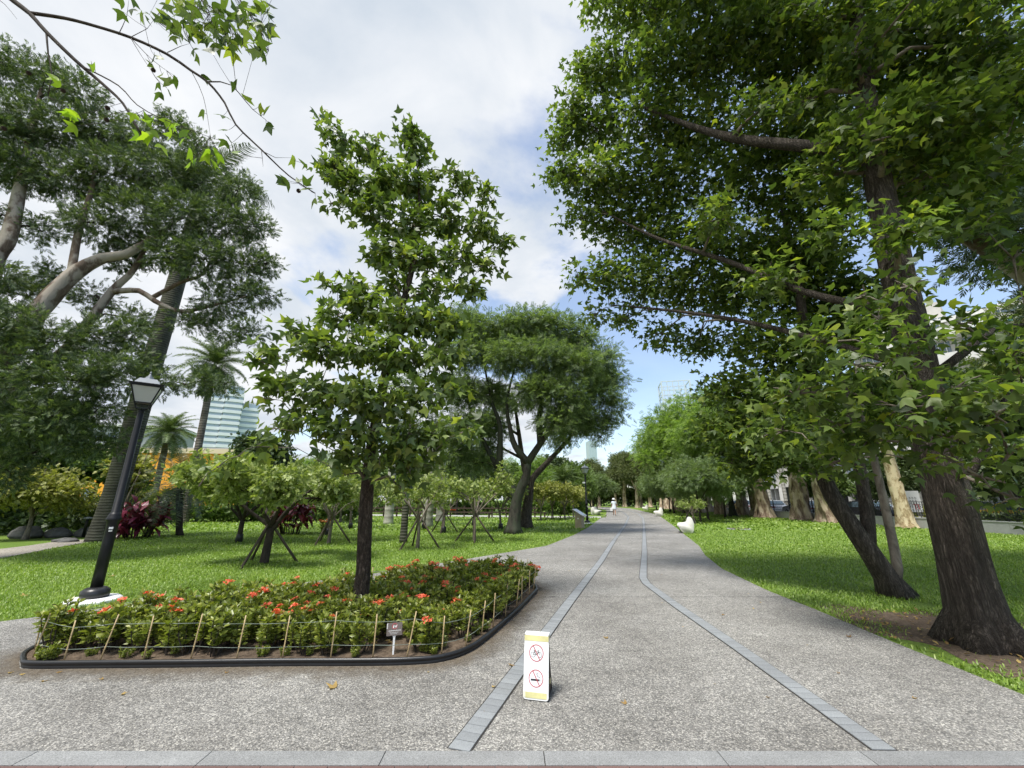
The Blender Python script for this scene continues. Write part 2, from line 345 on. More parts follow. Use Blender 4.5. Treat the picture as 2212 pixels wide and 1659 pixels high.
# ---- measured positions in metres: leaf masses (x, y, z, radius) and limb lines
SWEETGUM_RIGHT = [(2.41, 7, 13.12, 0.62), (3.52, 7, 12.96, 0.93), (4.37, 6.5, 11.85, 0.85), (5.17, 6, 11.06, 0.88), (5.88, 5.5, 10.27, 0.8), (6.81, 5.6, 9.47, 0.71), (7.03, 5, 9.26, 0.8), (7.52, 4.8, 8.54, 0.82), (7.79, 4.8, 7.57, 0.72), (1.82, 7.6, 11.68, 0.42), (2.43, 7.5, 11.7, 0.73), (3.43, 7, 11.02, 0.88), (4.7, 7, 11.02, 0.88), (5.65, 6.5, 10.34, 0.81), (6.74, 6.5, 9.96, 0.72), (5.58, 4.5, 6.77, 0.48), (6.37, 4.5, 6.77, 0.54), (1.47, 7.8, 10.74, 0.42), (1.24, 8, 10.1, 0.37), (2.11, 8, 10.39, 0.69), (3.07, 7.5, 9.97, 0.85), (4.33, 7.5, 9.7, 0.84), (5.31, 7, 8.9, 0.78), (6.35, 7, 8.66, 0.73), (6.18, 5, 6.2, 0.51), (7.27, 5, 6.37, 0.51), (1.21, 8, 9.12, 0.36), (1.81, 8, 8.85, 0.56), (2.58, 8, 8.85, 0.76), (3.66, 8, 8.72, 0.86), (4.75, 7.5, 8.15, 0.8), (5.94, 7.5, 7.91, 0.7), (6.93, 7.5, 7.78, 0.65), (6.99, 5.5, 6.03, 0.41), (1.65, 8.3, 8.05, 0.41), (2.53, 8.5, 7.94, 0.62), (3.52, 8.5, 7.68, 0.82), (4.44, 8, 7.08, 0.77), (5.55, 8, 6.84, 0.72), (6.56, 8, 6.72, 0.67), (5.08, 4.5, 4.87, 0.3), (1.56, 8.5, 6.55, 0.28), (2.21, 8.5, 6.55, 0.5), (3.18, 8.5, 6.43, 0.75), (4.23, 8.5, 6.19, 0.74), (5.28, 8.5, 6.07, 0.69), (6.22, 8.5, 5.95, 0.59), (2.0, 9, 5.84, 0.26), (2.72, 9, 5.72, 0.36), (3.57, 9, 5.36, 0.43), (4.42, 9, 5.13, 0.42), (5.41, 9, 5.13, 0.5), (3.72, 4.6, 3.38, 0.23), (3.46, 4.8, 2.79, 0.31), (3.74, 4.2, 2.95, 0.28), (4.26, 4.1, 3.18, 0.23), (4.49, 4, 2.63, 0.28), (4.82, 4, 2.35, 0.28), (4.02, 4.1, 2.46, 0.28), (3.88, 4.8, 2.4, 0.3), (4.65, 4.2, 2.14, 0.2), (5.08, 4.2, 2.0, 0.17), (4.01, 6, 2.54, 0.38), (5.76, 4.4, 3.18, 0.24), (4.42, 4.4, 2.0, 0.17), (4.95, 4.4, 1.78, 0.16), (5.22, 4.4, 1.57, 0.14), (4.05, 4.6, 2.2, 0.22), (3.98, 5.2, 2.0, 0.2), (5.52, 4.6, 3.62, 0.21), (4.32, 4.4, 3.59, 0.2), (5.01, 4.8, 6.94, 0.32), (5.12, 4.5, 6.36, 0.25), (5.59, 4.9, 8.48, 0.38), (4.76, 4.4, 4.01, 0.21), (4.59, 5, 5.23, 0.27), (4.42, 4.6, 4.0, 0.21), (5.03, 5.4, 6.57, 0.38), (4.67, 6, 8.62, 0.44), (5.22, 5.6, 8.36, 0.42), (6.54, 4.8, 5.24, 0.26), (7.01, 5, 4.78, 0.24), (4.0, 6.6, 6.72, 0.45), (4.38, 6.2, 5.2, 0.4)]
SWEETGUM_FORKED = [(5.12, 8, 3.72, 0.71), (4.63, 8.5, 3.75, 0.55), (4.7, 8, 2.87, 0.64), (4.32, 8.5, 2.95, 0.44), (5.19, 7.5, 2.36, 0.51), (5.51, 7, 2.46, 0.44), (4.77, 8, 2.15, 0.36), (6.19, 8, 4.32, 0.72), (5.59, 8, 4.73, 0.73), (7.06, 7.8, 5.06, 0.58), (6.93, 8, 6.03, 0.61), (4.35, 8.2, 2.25, 0.28), (5.49, 8, 3.15, 0.55)]
SWEETGUM_YOUNG = [(-3.3, 5.62, 7.95, 0.11), (-3.01, 5.7, 7.64, 0.25), (-2.58, 5.78, 7.52, 0.29), (-1.84, 5.85, 7.8, 0.23), (-1.65, 5.85, 7.44, 0.2), (-3.02, 5.62, 6.97, 0.23), (-2.7, 5.7, 6.66, 0.31), (-2.19, 5.78, 6.82, 0.36), (-1.65, 5.85, 6.79, 0.34), (-1.16, 5.93, 7.16, 0.18), (-0.87, 6.0, 6.93, 0.24), (-0.44, 6.0, 6.78, 0.18), (-2.97, 5.62, 6.23, 0.14), (-2.34, 5.7, 6.11, 0.33), (-1.74, 5.78, 5.98, 0.37), (-1.17, 6.0, 6.25, 0.34), (-0.53, 6.0, 6.06, 0.27), (-0.17, 6.0, 5.79, 0.16), (-2.05, 5.7, 5.4, 0.32), (-1.52, 5.7, 5.24, 0.32), (-0.98, 6.0, 5.43, 0.33), (-0.43, 6.0, 5.34, 0.23), (-1.83, 5.62, 4.78, 0.23), (-1.27, 5.7, 4.66, 0.25), (-0.73, 6.0, 4.91, 0.22), (-2.43, 5.55, 4.66, 0.18), (-2.72, 5.4, 4.65, 0.11), (-2.12, 5.55, 4.35, 0.29), (-2.52, 5.4, 4.13, 0.23), (-1.58, 5.4, 4.05, 0.29), (-1.11, 5.4, 4.05, 0.28), (-0.85, 5.47, 4.01, 0.17), (-3.0, 5.25, 3.77, 0.19), (-2.58, 5.25, 3.57, 0.26), (-2.08, 5.25, 3.57, 0.31), (-1.56, 5.25, 3.43, 0.3), (-1.08, 5.4, 3.49, 0.27), (-3.18, 5.1, 3.44, 0.13), (-3.33, 5.03, 3.32, 0.08), (-0.82, 5.62, 3.64, 0.14), (-2.99, 5.1, 3.0, 0.2), (-2.5, 5.1, 2.93, 0.27), (-2.01, 5.1, 2.87, 0.29), (-1.53, 5.1, 2.81, 0.29), (-1.08, 5.25, 2.85, 0.25), (-0.86, 5.4, 3.01, 0.16), (-3.15, 5.03, 2.79, 0.08), (-2.7, 5.03, 2.55, 0.15), (-2.26, 5.1, 2.45, 0.24), (-1.79, 5.1, 2.39, 0.28), (-1.33, 5.18, 2.34, 0.24), (-1.0, 5.25, 2.41, 0.2), (-0.56, 5.1, 2.39, 0.09), (-2.88, 4.88, 2.38, 0.1), (-2.99, 4.8, 2.15, 0.11), (-3.14, 4.72, 2.03, 0.08), (-3.3, 4.65, 1.9, 0.07), (-3.41, 4.57, 1.69, 0.05), (-2.13, 5.18, 2.08, 0.17), (-1.69, 5.25, 2.06, 0.19), (-1.32, 5.25, 1.94, 0.19), (-1.1, 5.25, 2.06, 0.15), (-1.39, 5.25, 1.69, 0.1), (-2.08, 5.18, 1.85, 0.08)]
BIG_LEFT = [(-15.72, 12.5, 8.91, 0.55), (-14.59, 12.8, 8.36, 0.62), (-12.92, 12.8, 7.48, 0.48), (-14.01, 12.8, 9.83, 0.64), (-15.79, 12, 7.93, 0.58), (-13.48, 13, 10.34, 0.73), (-17.99, 12, 10.76, 0.82), (-11.19, 11.5, 3.18, 0.28), (-13.29, 11, 2.25, 0.53), (-11.55, 11, 2.98, 0.48), (-19.72, 12, 17.79, 1.09), (-18.12, 12, 17.31, 0.85), (-16.65, 12, 16.6, 0.77), (-17.91, 11.5, 14.67, 1.07), (-16.99, 12, 14.8, 1.11), (-15.9, 12.5, 15.36, 0.93), (-14.36, 12.5, 14.91, 0.84), (-13.79, 13, 16.14, 0.64), (-12.43, 13, 14.98, 0.71), (-16.84, 11.5, 12.44, 0.82), (-15.79, 12, 12.51, 0.99), (-14.79, 12.5, 13.17, 1.11), (-13.11, 12.5, 13.38, 1.12), (-11.92, 13, 13.42, 1.0), (-10.5, 13, 12.99, 0.76), (-14.48, 12, 10.76, 0.82), (-13.46, 12.5, 11.34, 1.01), (-11.79, 12.5, 11.34, 1.08), (-10.66, 13, 11.53, 0.97), (-9.59, 13, 11.33, 0.67), (-11.95, 12.5, 9.82, 0.7), (-10.77, 12.5, 9.63, 0.97), (-9.82, 13, 9.76, 0.94), (-8.9, 13, 9.76, 0.43), (-10.21, 13, 8.29, 0.77), (-9.1, 13, 8.47, 0.63), (-8.52, 13, 8.47, 0.31), (-10.67, 13, 7.4, 0.41), (-9.71, 13, 6.97, 0.48), (-9.03, 13, 7.14, 0.44), (-11.43, 13, 7.58, 0.35), (-15.38, 11, 8.02, 0.48), (-16.12, 12, 10.39, 0.55), (-18.28, 11, 13.3, 1.62), (-15.35, 10.5, 6.28, 1.34), (-13.8, 10.5, 6.28, 0.67), (-12.95, 10.8, 5.84, 0.73), (-12.72, 11.5, 6.27, 0.72), (-12.14, 12, 6.63, 0.57), (-13.35, 10.5, 4.92, 0.86), (-12.02, 10.5, 4.66, 0.86), (-11.46, 11, 4.94, 0.79), (-11.61, 12, 5.7, 0.5), (-12.89, 10.5, 3.52, 0.78), (-11.8, 10.5, 3.52, 0.73), (-11.48, 11, 3.87, 0.55), (-12.84, 11, 2.74, 0.43), (-10.72, 12, 4.95, 0.37), (-10.01, 12, 4.95, 0.27), (-9.31, 12, 5.03, 0.44), (-8.8, 12, 4.95, 0.27)]
BIG_LEFT_WOOD = [[(-14.41, 11.3, 0.56), (-14.75, 11.3, 2.52), (-15.09, 11.4, 5.35), (-14.83, 11.5, 6.73), (-14.36, 11.8, 8.54), (-13.85, 12.1, 9.41), (-13.35, 12.3, 9.68), (-12.87, 12.6, 10.6), (-12.16, 13, 12.04)], [(-15.02, 11.4, 4.37), (-14.58, 11.8, 5.33), (-14.14, 12.1, 6.06), (-13.76, 12.6, 8.43), (-13.42, 12.8, 9.45), (-13.26, 13, 11.53)], [(-13.76, 12.6, 8.43), (-12.93, 12.7, 8.52), (-12.38, 12.8, 8.18), (-11.5, 12.9, 7.84), (-10.5, 13, 8.11), (-9.42, 13, 8.47)], [(-12.56, 12.8, 8.27), (-11.74, 12.9, 8.96), (-11.09, 13, 9.39), (-10.85, 13, 10.73)], [(-14.75, 11.3, 2.52), (-16.23, 11.3, 8.2), (-16.31, 11.4, 9.78), (-16.88, 11.6, 11.95), (-17.56, 11.8, 14.58), (-18.15, 12, 16.84)], [(-14.36, 11.8, 8.54), (-14.72, 11.9, 10.32), (-14.91, 12, 12.31), (-15.58, 12.2, 14.58)]]
RAIN_TREE = [(-1.79, 21, 3.35, 0.54), (-3.07, 21, 3.12, 0.45), (4.94, 20, 5.42, 0.44), (-2.75, 21, 11.28, 0.79), (-1.62, 20, 10.42, 0.84), (-0.15, 20, 10.42, 0.94), (1.09, 20, 10.69, 0.94), (2.44, 20, 10.42, 0.94), (3.64, 20, 9.76, 0.79), (-2.08, 20, 8.98, 1.15), (-0.14, 19, 8.36, 1.13), (1.69, 19, 8.36, 1.13), (3.27, 19, 7.88, 0.99), (4.79, 20, 8.59, 0.78), (5.2, 20, 7.59, 0.5), (-2.5, 20, 6.97, 1.01), (-1.13, 21, 6.99, 0.84), (0.98, 19, 6.47, 0.95), (2.76, 19, 6.24, 1.01), (4.44, 20, 6.73, 0.85), (5.22, 20, 6.25, 0.4), (-2.21, 20, 5.3, 0.88), (2.06, 19, 5.12, 0.79), (3.66, 20, 5.19, 0.74), (4.58, 20, 5.19, 0.44), (-2.75, 21, 3.93, 0.63), (4.37, 20, 4.5, 0.26), (-3.37, 21, 4.52, 0.57)]
RAIN_TREE_TWO = [(-0.76, 24, 11.08, 0.99), (1.58, 24, 11.08, 0.99), (3.6, 24, 10.46, 0.99), (-1.21, 23, 5.6, 0.79), (-0.45, 24, 7.19, 0.73), (2.1, 24, 8.35, 1.13), (3.71, 24, 6.34, 1.11), (-1.59, 23, 4.29, 0.68), (5.23, 24, 8.65, 0.85), (2.97, 24, 4.95, 0.55)]
RAIN_WOOD = [[(0.04, 20.5, -0.0), (0.13, 20.5, 0.9), (0.22, 20.5, 1.5), (0.49, 20.4, 2.19), (0.7, 20.3, 2.62), (0.77, 20.2, 3.3)], [(0.22, 20.5, 1.54), (-0.14, 20.6, 2.42), (-0.65, 20.7, 3.03), (-1.15, 20.8, 3.84), (-1.69, 20.8, 4.97), (-2.17, 20.5, 6.12), (-2.55, 20.3, 7.55)], [(-0.65, 20.7, 3.03), (-0.6, 20.5, 4.22), (-0.63, 20.3, 5.24), (-1.09, 20.3, 6.56), (-1.48, 20.2, 8.54)], [(0.77, 20.2, 3.3), (0.16, 20.1, 4.08), (-0.09, 20, 4.93), (-0.25, 19.8, 6.2), (0.09, 19.5, 7.8)], [(0.77, 20.2, 3.3), (1.41, 20, 4.22), (2.21, 19.8, 5.31), (3.26, 19.6, 6.56), (3.73, 19.6, 8.08)], [(1.41, 20, 4.22), (1.35, 19.8, 5.5), (1.59, 19.6, 6.87), (1.75, 19.6, 8.83)]]
RAIN_WOOD_TWO = [[(0.73, 24.4, 0.03), (0.85, 24.4, 1.03), (1.02, 24.4, 1.92), (1.19, 24.4, 2.71), (2.07, 24.3, 3.66), (3.24, 24.2, 4.87), (4.32, 24, 6.34)], [(1.02, 24.4, 2.31), (0.66, 24.4, 3.64), (0.39, 24.4, 5.56), (0.11, 24.2, 7.53)]]
BRANCH_WOOD = [[(-6.08, 3.2, 7.36), (-5.57, 3.2, 6.91), (-5.32, 3.2, 6.71), (-5.04, 3.2, 6.42), (-4.68, 3.25, 6.08), (-4.36, 3.3, 5.81), (-4.08, 3.3, 5.55), (-3.87, 3.3, 5.26), (-3.75, 3.3, 5.1)], [(-5.32, 3.2, 6.71), (-4.91, 3.2, 6.63), (-4.54, 3.2, 6.51), (-4.11, 3.2, 6.34), (-3.72, 3.25, 6.17), (-3.46, 3.3, 6.0), (-3.24, 3.3, 5.83), (-3.01, 3.3, 5.55), (-2.84, 3.3, 5.26), (-2.56, 3.35, 4.99), (-2.26, 3.4, 4.71), (-1.97, 3.4, 4.5)], [(-3.24, 3.3, 5.84), (-3.11, 3.3, 5.84), (-2.98, 3.3, 5.79), (-2.7, 3.3, 5.46), (-2.54, 3.3, 5.32)], [(-5.04, 3.2, 6.42), (-4.92, 3.2, 6.1), (-4.8, 3.2, 5.83), (-4.74, 3.2, 5.51)], [(-4.54, 3.25, 5.97), (-4.06, 3.2, 5.66), (-3.8, 3.2, 5.4), (-3.5, 3.2, 5.22), (-2.98, 3.2, 4.99)], [(-4.11, 3.2, 6.34), (-3.93, 3.2, 6.08), (-3.64, 3.2, 5.69)], [(-4.11, 3.2, 6.34), (-3.79, 3.2, 6.01), (-3.47, 3.2, 5.76)], [(-3.46, 3.3, 6.0), (-3.25, 3.3, 5.63), (-3.06, 3.3, 5.08)], [(-4.25, 3.2, 6.38), (-4.23, 3.2, 6.66), (-4.14, 3.1, 6.74)], [(-4.11, 3.2, 6.34), (-3.96, 3.2, 6.47), (-3.92, 3.2, 6.61)], [(-3.66, 3.2, 6.12), (-3.54, 3.2, 6.21), (-3.45, 3.2, 6.25)], [(-2.56, 3.35, 4.98), (-2.4, 3.35, 4.89), (-2.21, 3.3, 4.84)], [(-2.56, 3.35, 4.99), (-2.47, 3.3, 4.73)], [(-3.92, 3.2, 7.21), (-3.46, 3.2, 6.91), (-3.19, 3.2, 6.41), (-3.0, 3.2, 6.21)], [(-3.46, 3.2, 6.91), (-3.17, 3.25, 6.67), (-3.0, 3.3, 6.42), (-2.86, 3.3, 6.22)], [(-3.29, 3.2, 7.21), (-3.03, 3.2, 6.91), (-2.83, 3.3, 6.64), (-2.67, 3.3, 6.29)], [(-2.97, 3.2, 7.21), (-2.76, 3.3, 7.15), (-2.64, 3.3, 7.08)], [(-5.92, 3.2, 7.06), (-5.63, 3.2, 6.84), (-5.42, 3.2, 6.61)]]
BRANCH_LEAVES = [(-3.8, 3.19, 6.83), (-3.84, 3.19, 6.85), (-3.71, 3.41, 6.9), (-3.68, 3.12, 6.54), (-3.7, 3.08, 6.65), (-3.73, 3.43, 6.93), (-3.51, 3.14, 6.71), (-3.9, 3.46, 7.02), (-3.68, 3.31, 7.05), (-3.44, 3.06, 6.46), (-4.08, 3.51, 7.38), (-3.44, 3.13, 6.56), (-3.81, 3.48, 7.11), (-3.53, 3.2, 6.69), (-3.47, 3.05, 6.47), (-3.46, 2.98, 6.22), (-3.75, 3.12, 6.51), (-3.61, 3.16, 6.63), (-3.49, 3.2, 6.81), (-3.68, 3.12, 6.51), (-3.64, 3.14, 6.51), (-3.4, 3.01, 6.24), (-3.89, 3.41, 7.18), (-3.31, 3.15, 6.74), (-3.31, 2.98, 6.35), (-3.58, 3.52, 7.0), (-2.99, 2.96, 6.1), (-3.68, 3.42, 6.79), (-3.52, 3.32, 6.66), (-3.11, 3.06, 6.58), (-3.44, 3.18, 6.84), (-2.93, 2.96, 6.38), (-3.91, 3.42, 7.23), (-3.28, 3.01, 6.48), (-3.03, 3.07, 6.53), (-3.5, 3.05, 6.67), (-3.1, 2.97, 6.5), (-3.8, 3.55, 7.39), (-3.82, 3.41, 7.02), (-3.43, 3.24, 6.51), (-3.28, 2.97, 6.37), (-3.77, 3.48, 7.29), (-2.99, 2.97, 6.32), (-3.41, 3.07, 6.62), (-3.31, 3.04, 6.26), (-3.68, 3.29, 6.62), (-3.44, 3.49, 7.21), (-3.49, 3.4, 6.86), (-3.31, 3.08, 6.69), (-3.47, 3.5, 6.97), (-3.71, 3.43, 6.98), (-3.36, 3.27, 6.64), (-3.2, 3.11, 6.46), (-2.93, 2.99, 6.15), (-3.26, 3.35, 6.7), (-3.39, 3.03, 6.23), (-2.93, 2.99, 6.27), (-3.65, 3.29, 6.77), (-2.8, 3.08, 6.14), (-2.99, 2.96, 5.96), (-3.14, 3.44, 7.16), (-2.97, 3.28, 6.46), (-3.06, 3.35, 6.97), (-3.3, 3.41, 6.66), (-2.85, 2.97, 6.17), (-3.31, 3.24, 6.57), (-2.73, 3.03, 6.23), (-3.16, 3.26, 6.5), (-3.5, 3.45, 6.74), (-3.22, 3.18, 6.5), (-2.85, 3.09, 6.48), (-2.84, 3.01, 6.01), (-3.51, 3.48, 6.92), (-3.32, 3.46, 7.01), (-3.24, 3.48, 7.26), (-3.47, 3.45, 7.07), (-2.92, 3.05, 6.16), (-2.78, 3.04, 6.48), (-3.15, 3.28, 6.76), (-2.64, 2.95, 6.06), (-3.18, 3.24, 6.59), (-2.78, 3.0, 6.24), (-3.1, 3.16, 6.31), (-3.01, 3.33, 6.47), (-2.91, 3.14, 6.4), (-3.14, 3.5, 7.04), (-3.33, 3.42, 6.68), (-2.86, 3.03, 6.32), (-3.09, 3.35, 6.86), (-3.11, 3.04, 6.52), (-3.22, 3.49, 7.21), (-3.07, 3.16, 6.45), (-3.04, 3.19, 6.77), (-3.02, 3.34, 6.97), (-2.69, 2.96, 6.35), (-3.17, 3.45, 6.75), (-2.96, 3.52, 6.94), (-2.98, 3.25, 6.65), (-2.93, 3.41, 6.69), (-2.81, 3.34, 7.08), (-2.84, 3.32, 6.67), (-2.98, 3.51, 7.23), (-3.1, 3.49, 7.02), (-2.67, 3.09, 6.55), (-3.18, 3.55, 7.1), (-2.68, 3.19, 6.66), (-2.73, 3.2, 6.74), (-3.1, 3.27, 6.93), (-2.71, 3.17, 6.51), (-2.52, 3.04, 6.31), (-3.24, 3.54, 6.87), (-2.61, 3.14, 6.47), (-2.88, 3.08, 6.57), (-2.81, 3.42, 6.73), (-2.91, 3.13, 6.66), (-2.88, 3.42, 7.18), (-3.03, 3.53, 7.11), (-2.76, 3.04, 6.36), (-2.96, 3.14, 6.79), (-3.32, 3.55, 7.45), (-3.01, 3.37, 6.66), (-3.0, 3.52, 7.04), (-2.74, 3.29, 6.63), (-2.8, 3.28, 6.62), (-3.08, 3.46, 7.24), (-2.74, 3.05, 6.62), (-2.7, 3.18, 6.74), (-2.68, 3.15, 6.34), (-3.29, 2.97, 6.11), (-3.69, 3.53, 7.08), (-3.97, 3.46, 6.94), (-3.45, 3.28, 6.64), (-3.34, 3.06, 6.18), (-3.5, 3.37, 6.58), (-3.26, 3.18, 6.31), (-3.43, 3.3, 6.52), (-4.0, 3.5, 6.87), (-3.9, 3.49, 6.85), (-3.61, 3.33, 6.77), (-3.75, 3.35, 6.58), (-3.7, 3.33, 6.54), (-3.86, 3.48, 6.79), (-3.45, 3.35, 6.57), (-3.47, 3.27, 6.52), (-3.07, 3.0, 6.17), (-3.48, 3.28, 6.57), (-3.32, 3.07, 6.31), (-4.01, 3.5, 6.82), (-3.38, 3.54, 6.82), (-2.77, 2.95, 5.88), (-3.11, 3.32, 6.4), (-3.0, 2.97, 5.86), (-3.09, 3.17, 6.26), (-3.2, 3.44, 6.54), (-3.28, 3.31, 6.43), (-3.07, 3.53, 6.68), (-2.58, 3.13, 5.99), (-2.79, 3.37, 6.35), (-2.52, 2.96, 5.9), (-2.54, 3.12, 5.95), (-2.76, 3.33, 6.38), (-2.74, 3.32, 6.4), (-2.54, 2.97, 5.84), (-3.23, 3.5, 6.69), (-2.79, 3.0, 5.87), (-2.57, 3.01, 5.99), (-3.08, 3.35, 6.34), (-2.6, 3.02, 5.94), (-3.24, 3.54, 6.72), (-4.65, 3.46, 7.28), (-4.18, 3.13, 6.58), (-4.58, 3.49, 7.25), (-4.1, 3.06, 6.5), (-4.48, 3.41, 7.26), (-3.78, 2.97, 6.34), (-4.47, 3.54, 7.23), (-4.41, 3.54, 7.23), (-4.49, 3.52, 7.23), (-3.91, 3.3, 6.22), (-3.82, 3.3, 6.2), (-3.75, 3.3, 5.82), (-3.66, 3.3, 5.75), (-3.62, 3.3, 5.81), (-3.7, 3.3, 5.69), (-3.5, 3.3, 6.32), (-3.41, 3.3, 6.18), (-3.31, 3.3, 5.95), (-3.89, 3.3, 6.08), (-3.56, 3.3, 5.85), (-2.99, 3.3, 5.38), (-2.9, 3.3, 5.19), (-2.93, 3.3, 5.75), (-2.8, 3.3, 5.59), (-2.65, 3.3, 5.49), (-2.54, 3.3, 5.47), (-2.51, 3.3, 5.3), (-2.52, 3.3, 5.24), (-2.89, 3.3, 5.05), (-2.84, 3.3, 5.02), (-2.16, 3.3, 4.82), (-2.1, 3.3, 4.78), (-2.25, 3.3, 4.59), (-2.18, 3.3, 4.54), (-2.12, 3.3, 4.55), (-2.04, 3.3, 4.51), (-1.98, 3.3, 4.46), (-1.9, 3.3, 4.36), (-3.76, 3.3, 5.95), (-4.53, 3.3, 6.03), (-4.36, 3.2, 5.88), (-4.73, 3.2, 5.78), (-4.65, 3.2, 5.63), (-4.48, 3.2, 5.41), (-4.42, 3.2, 5.33), (-4.38, 3.2, 5.27), (-4.45, 3.2, 5.29), (-4.33, 3.2, 5.19), (-4.34, 3.2, 5.13), (-3.8, 3.2, 5.29), (-3.74, 3.2, 5.23), (-3.67, 3.2, 5.19), (-3.66, 3.2, 5.26), (-3.59, 3.2, 5.19), (-3.63, 3.2, 5.06), (-3.57, 3.2, 5.0), (-3.54, 3.2, 5.08), (-3.46, 3.2, 4.91), (-3.69, 3.2, 5.03), (-3.4, 3.2, 5.17), (-3.35, 3.2, 5.14), (-3.29, 3.2, 5.07), (-3.36, 3.2, 5.03), (-3.23, 3.2, 4.98), (-3.46, 3.2, 5.23), (-3.11, 3.2, 4.8), (-3.06, 3.2, 4.74), (-3.0, 3.2, 4.79), (-2.94, 3.2, 4.83), (-2.88, 3.2, 4.84), (-2.82, 3.2, 4.77), (-3.11, 3.2, 4.69), (-2.92, 3.2, 4.72), (-2.73, 3.2, 4.8), (-3.14, 3.2, 5.34)]
SEED_BALLS = [(-5.04, 3.2, 5.83), (-4.61, 3.2, 5.59), (-4.09, 3.2, 5.36), (-4.06, 3.2, 5.21), (-5.05, 3.2, 5.1), (-3.75, 3.2, 5.87), (-2.14, 3.4, 4.53)]
# ------------------------------------------------------------------ leaf templates (x across, y along, z normal)
def tmpl(v, f): return np.array(v, float), np.array(f, int)
T_STAR = tmpl([(0, 0, 0), (-.30, .10, -.02), (-.62, .42, -.12), (-.22, .46, .03), (0, 1.05, -.14), (.22, .46, .03), (.62, .42, -.12), (.30, .10, -.02)],
              [(0, 2, 1), (0, 3, 2), (0, 4, 3), (0, 5, 4), (0, 6, 5), (0, 7, 6)])
T_LANCE = tmpl([(0, 0, 0), (.13, .5, .03), (0, 1, -.08), (-.13, .5, .03)], [(0, 1, 2), (0, 2, 3)])
T_OVAL = tmpl([(0, 0, 0), (.24, .45, .05), (0, 1, -.06), (-.24, .45, .05)], [(0, 1, 2), (0, 2, 3)])
def _pinnate(k=5):
    v = [(0, 0, 0), (.015, 0, 0), (0, 1, -.15)]; f = [(0, 1, 2)]
    for i in range(k):
        y = .15 + .75 * i / (k - 1); L = .42 * (1 - .35 * i / k); dz = -.15 * y
        for s in (-1, 1):
            b = len(v); v += [(0, y, dz), (s * L * .5, y + .02, dz + .02), (s * L, y + .12, dz - .06), (s * L * .5, y + .17, dz + .02)]
            f += [(b, b + 1, b + 2), (b, b + 2, b + 3)] if s > 0 else [(b, b + 2, b + 1), (b, b + 3, b + 2)]
    return tmpl(v, f)
T_PIN = _pinnate()
def _spray(k=7, w=.10, seed=1):
    rg = np.random.default_rng(seed); v = []; f = []
    for i in range(k):
        y = .06 + .10 * i; a = (-1) ** i * (.75 - .09 * i); L = .5; c, s_ = math.cos(a), math.sin(a); dz = rg.uniform(-.12, .12)
        b = len(v)
        for (px, py, pz) in ((0, 0, 0), (w * L * 1.3, L * .5, .02), (0, L, dz), (-w * L * 1.3, L * .5, .02)):
            v.append((px * c + py * s_, y + py * c - px * s_, pz))
        f += [(b, b + 1, b + 2), (b, b + 2, b + 3)]
    return tmpl(v, f)
T_SPRAY = _spray()
T_BROADSPRAY = _spray(6, .24, 3)

def frames(n, rg, outward, droop=.35, up=.75, spread=.6):
    """leaf axes: ly along the leaf, lz its normal"""
    ly = outward + rg.normal(0, spread, (n, 3)); ly[:, 2] -= droop
    ly /= np.linalg.norm(ly, axis=1)[:, None] + 1e-9
    nz = rg.normal(0, 1 - up + .15, (n, 3)); nz[:, 2] += up
    nz -= ly * np.sum(nz * ly, 1)[:, None]; nz /= np.linalg.norm(nz, axis=1)[:, None] + 1e-9
    lx = np.cross(ly, nz)
    return lx, ly, nz
def leaf_arrays(pos, fr, size, T):
    tv, tf = T; lx, ly, lz = fr; n = len(pos)
    V = pos[:, None, :] + size[:, None, None] * (tv[None, :, 0, None] * lx[:, None, :] + tv[None, :, 1, None] * ly[:, None, :] + tv[None, :, 2, None] * lz[:, None, :])
    Fc = tf[None] + (np.arange(n) * len(tv))[:, None, None]
    return V.reshape(-1, 3), Fc.reshape(-1, 3)
def sample_clumps(clumps, n, rg, per=6, sig=.13, squash=.8, power=.45):
    C = np.array(clumps, float); w = C[:, 3] ** 2; w /= w.sum()
    m = max(1, n // per); idx = rg.choice(len(C), m, p=w)
    d = rg.normal(0, 1, (m, 3)); d /= np.linalg.norm(d, axis=1)[:, None]
    rr = rg.random(m) ** power
    off = d * (rr * C[idx, 3])[:, None]; off[:, 2] *= squash
    sp = C[idx, :3] + off
    # leaves of one spray sit round it
    pos = np.repeat(sp, per, 0) + rg.normal(0, 1, (m * per, 3)) * sig * np.array([1, 1, .7])
    outw = np.repeat(d, per, 0)
    return pos, outw, sp, idx
def wood_to(mb, nodes, target, r0, r1, rg, sides=5, step=.35, sag=.15):
    """a limb from the nearest lower node of the skeleton to a target"""
    tgt = Vector(target); best = None; bd = 1e9
    for p, r in nodes:
        d = (tgt - p).length + max(0, p.z - tgt.z + .2) * 2.5
        if d < bd: bd = d; best = (p, r)
    p, r = best; L = (tgt - p).length
    if L < .05: return
    mid = p.lerp(tgt, .5) + Vector((rg.normal(0, .08 * L), rg.normal(0, .08 * L), sag * L))
    ra = min(r0, r * .7)
    pts, rr = resample([p, p.lerp(mid, .55), mid, tgt], [ra, ra * .85, ra * .65, r1], step)
    mb.tube(pts, rr, sides)
    return list(zip(pts, rr))
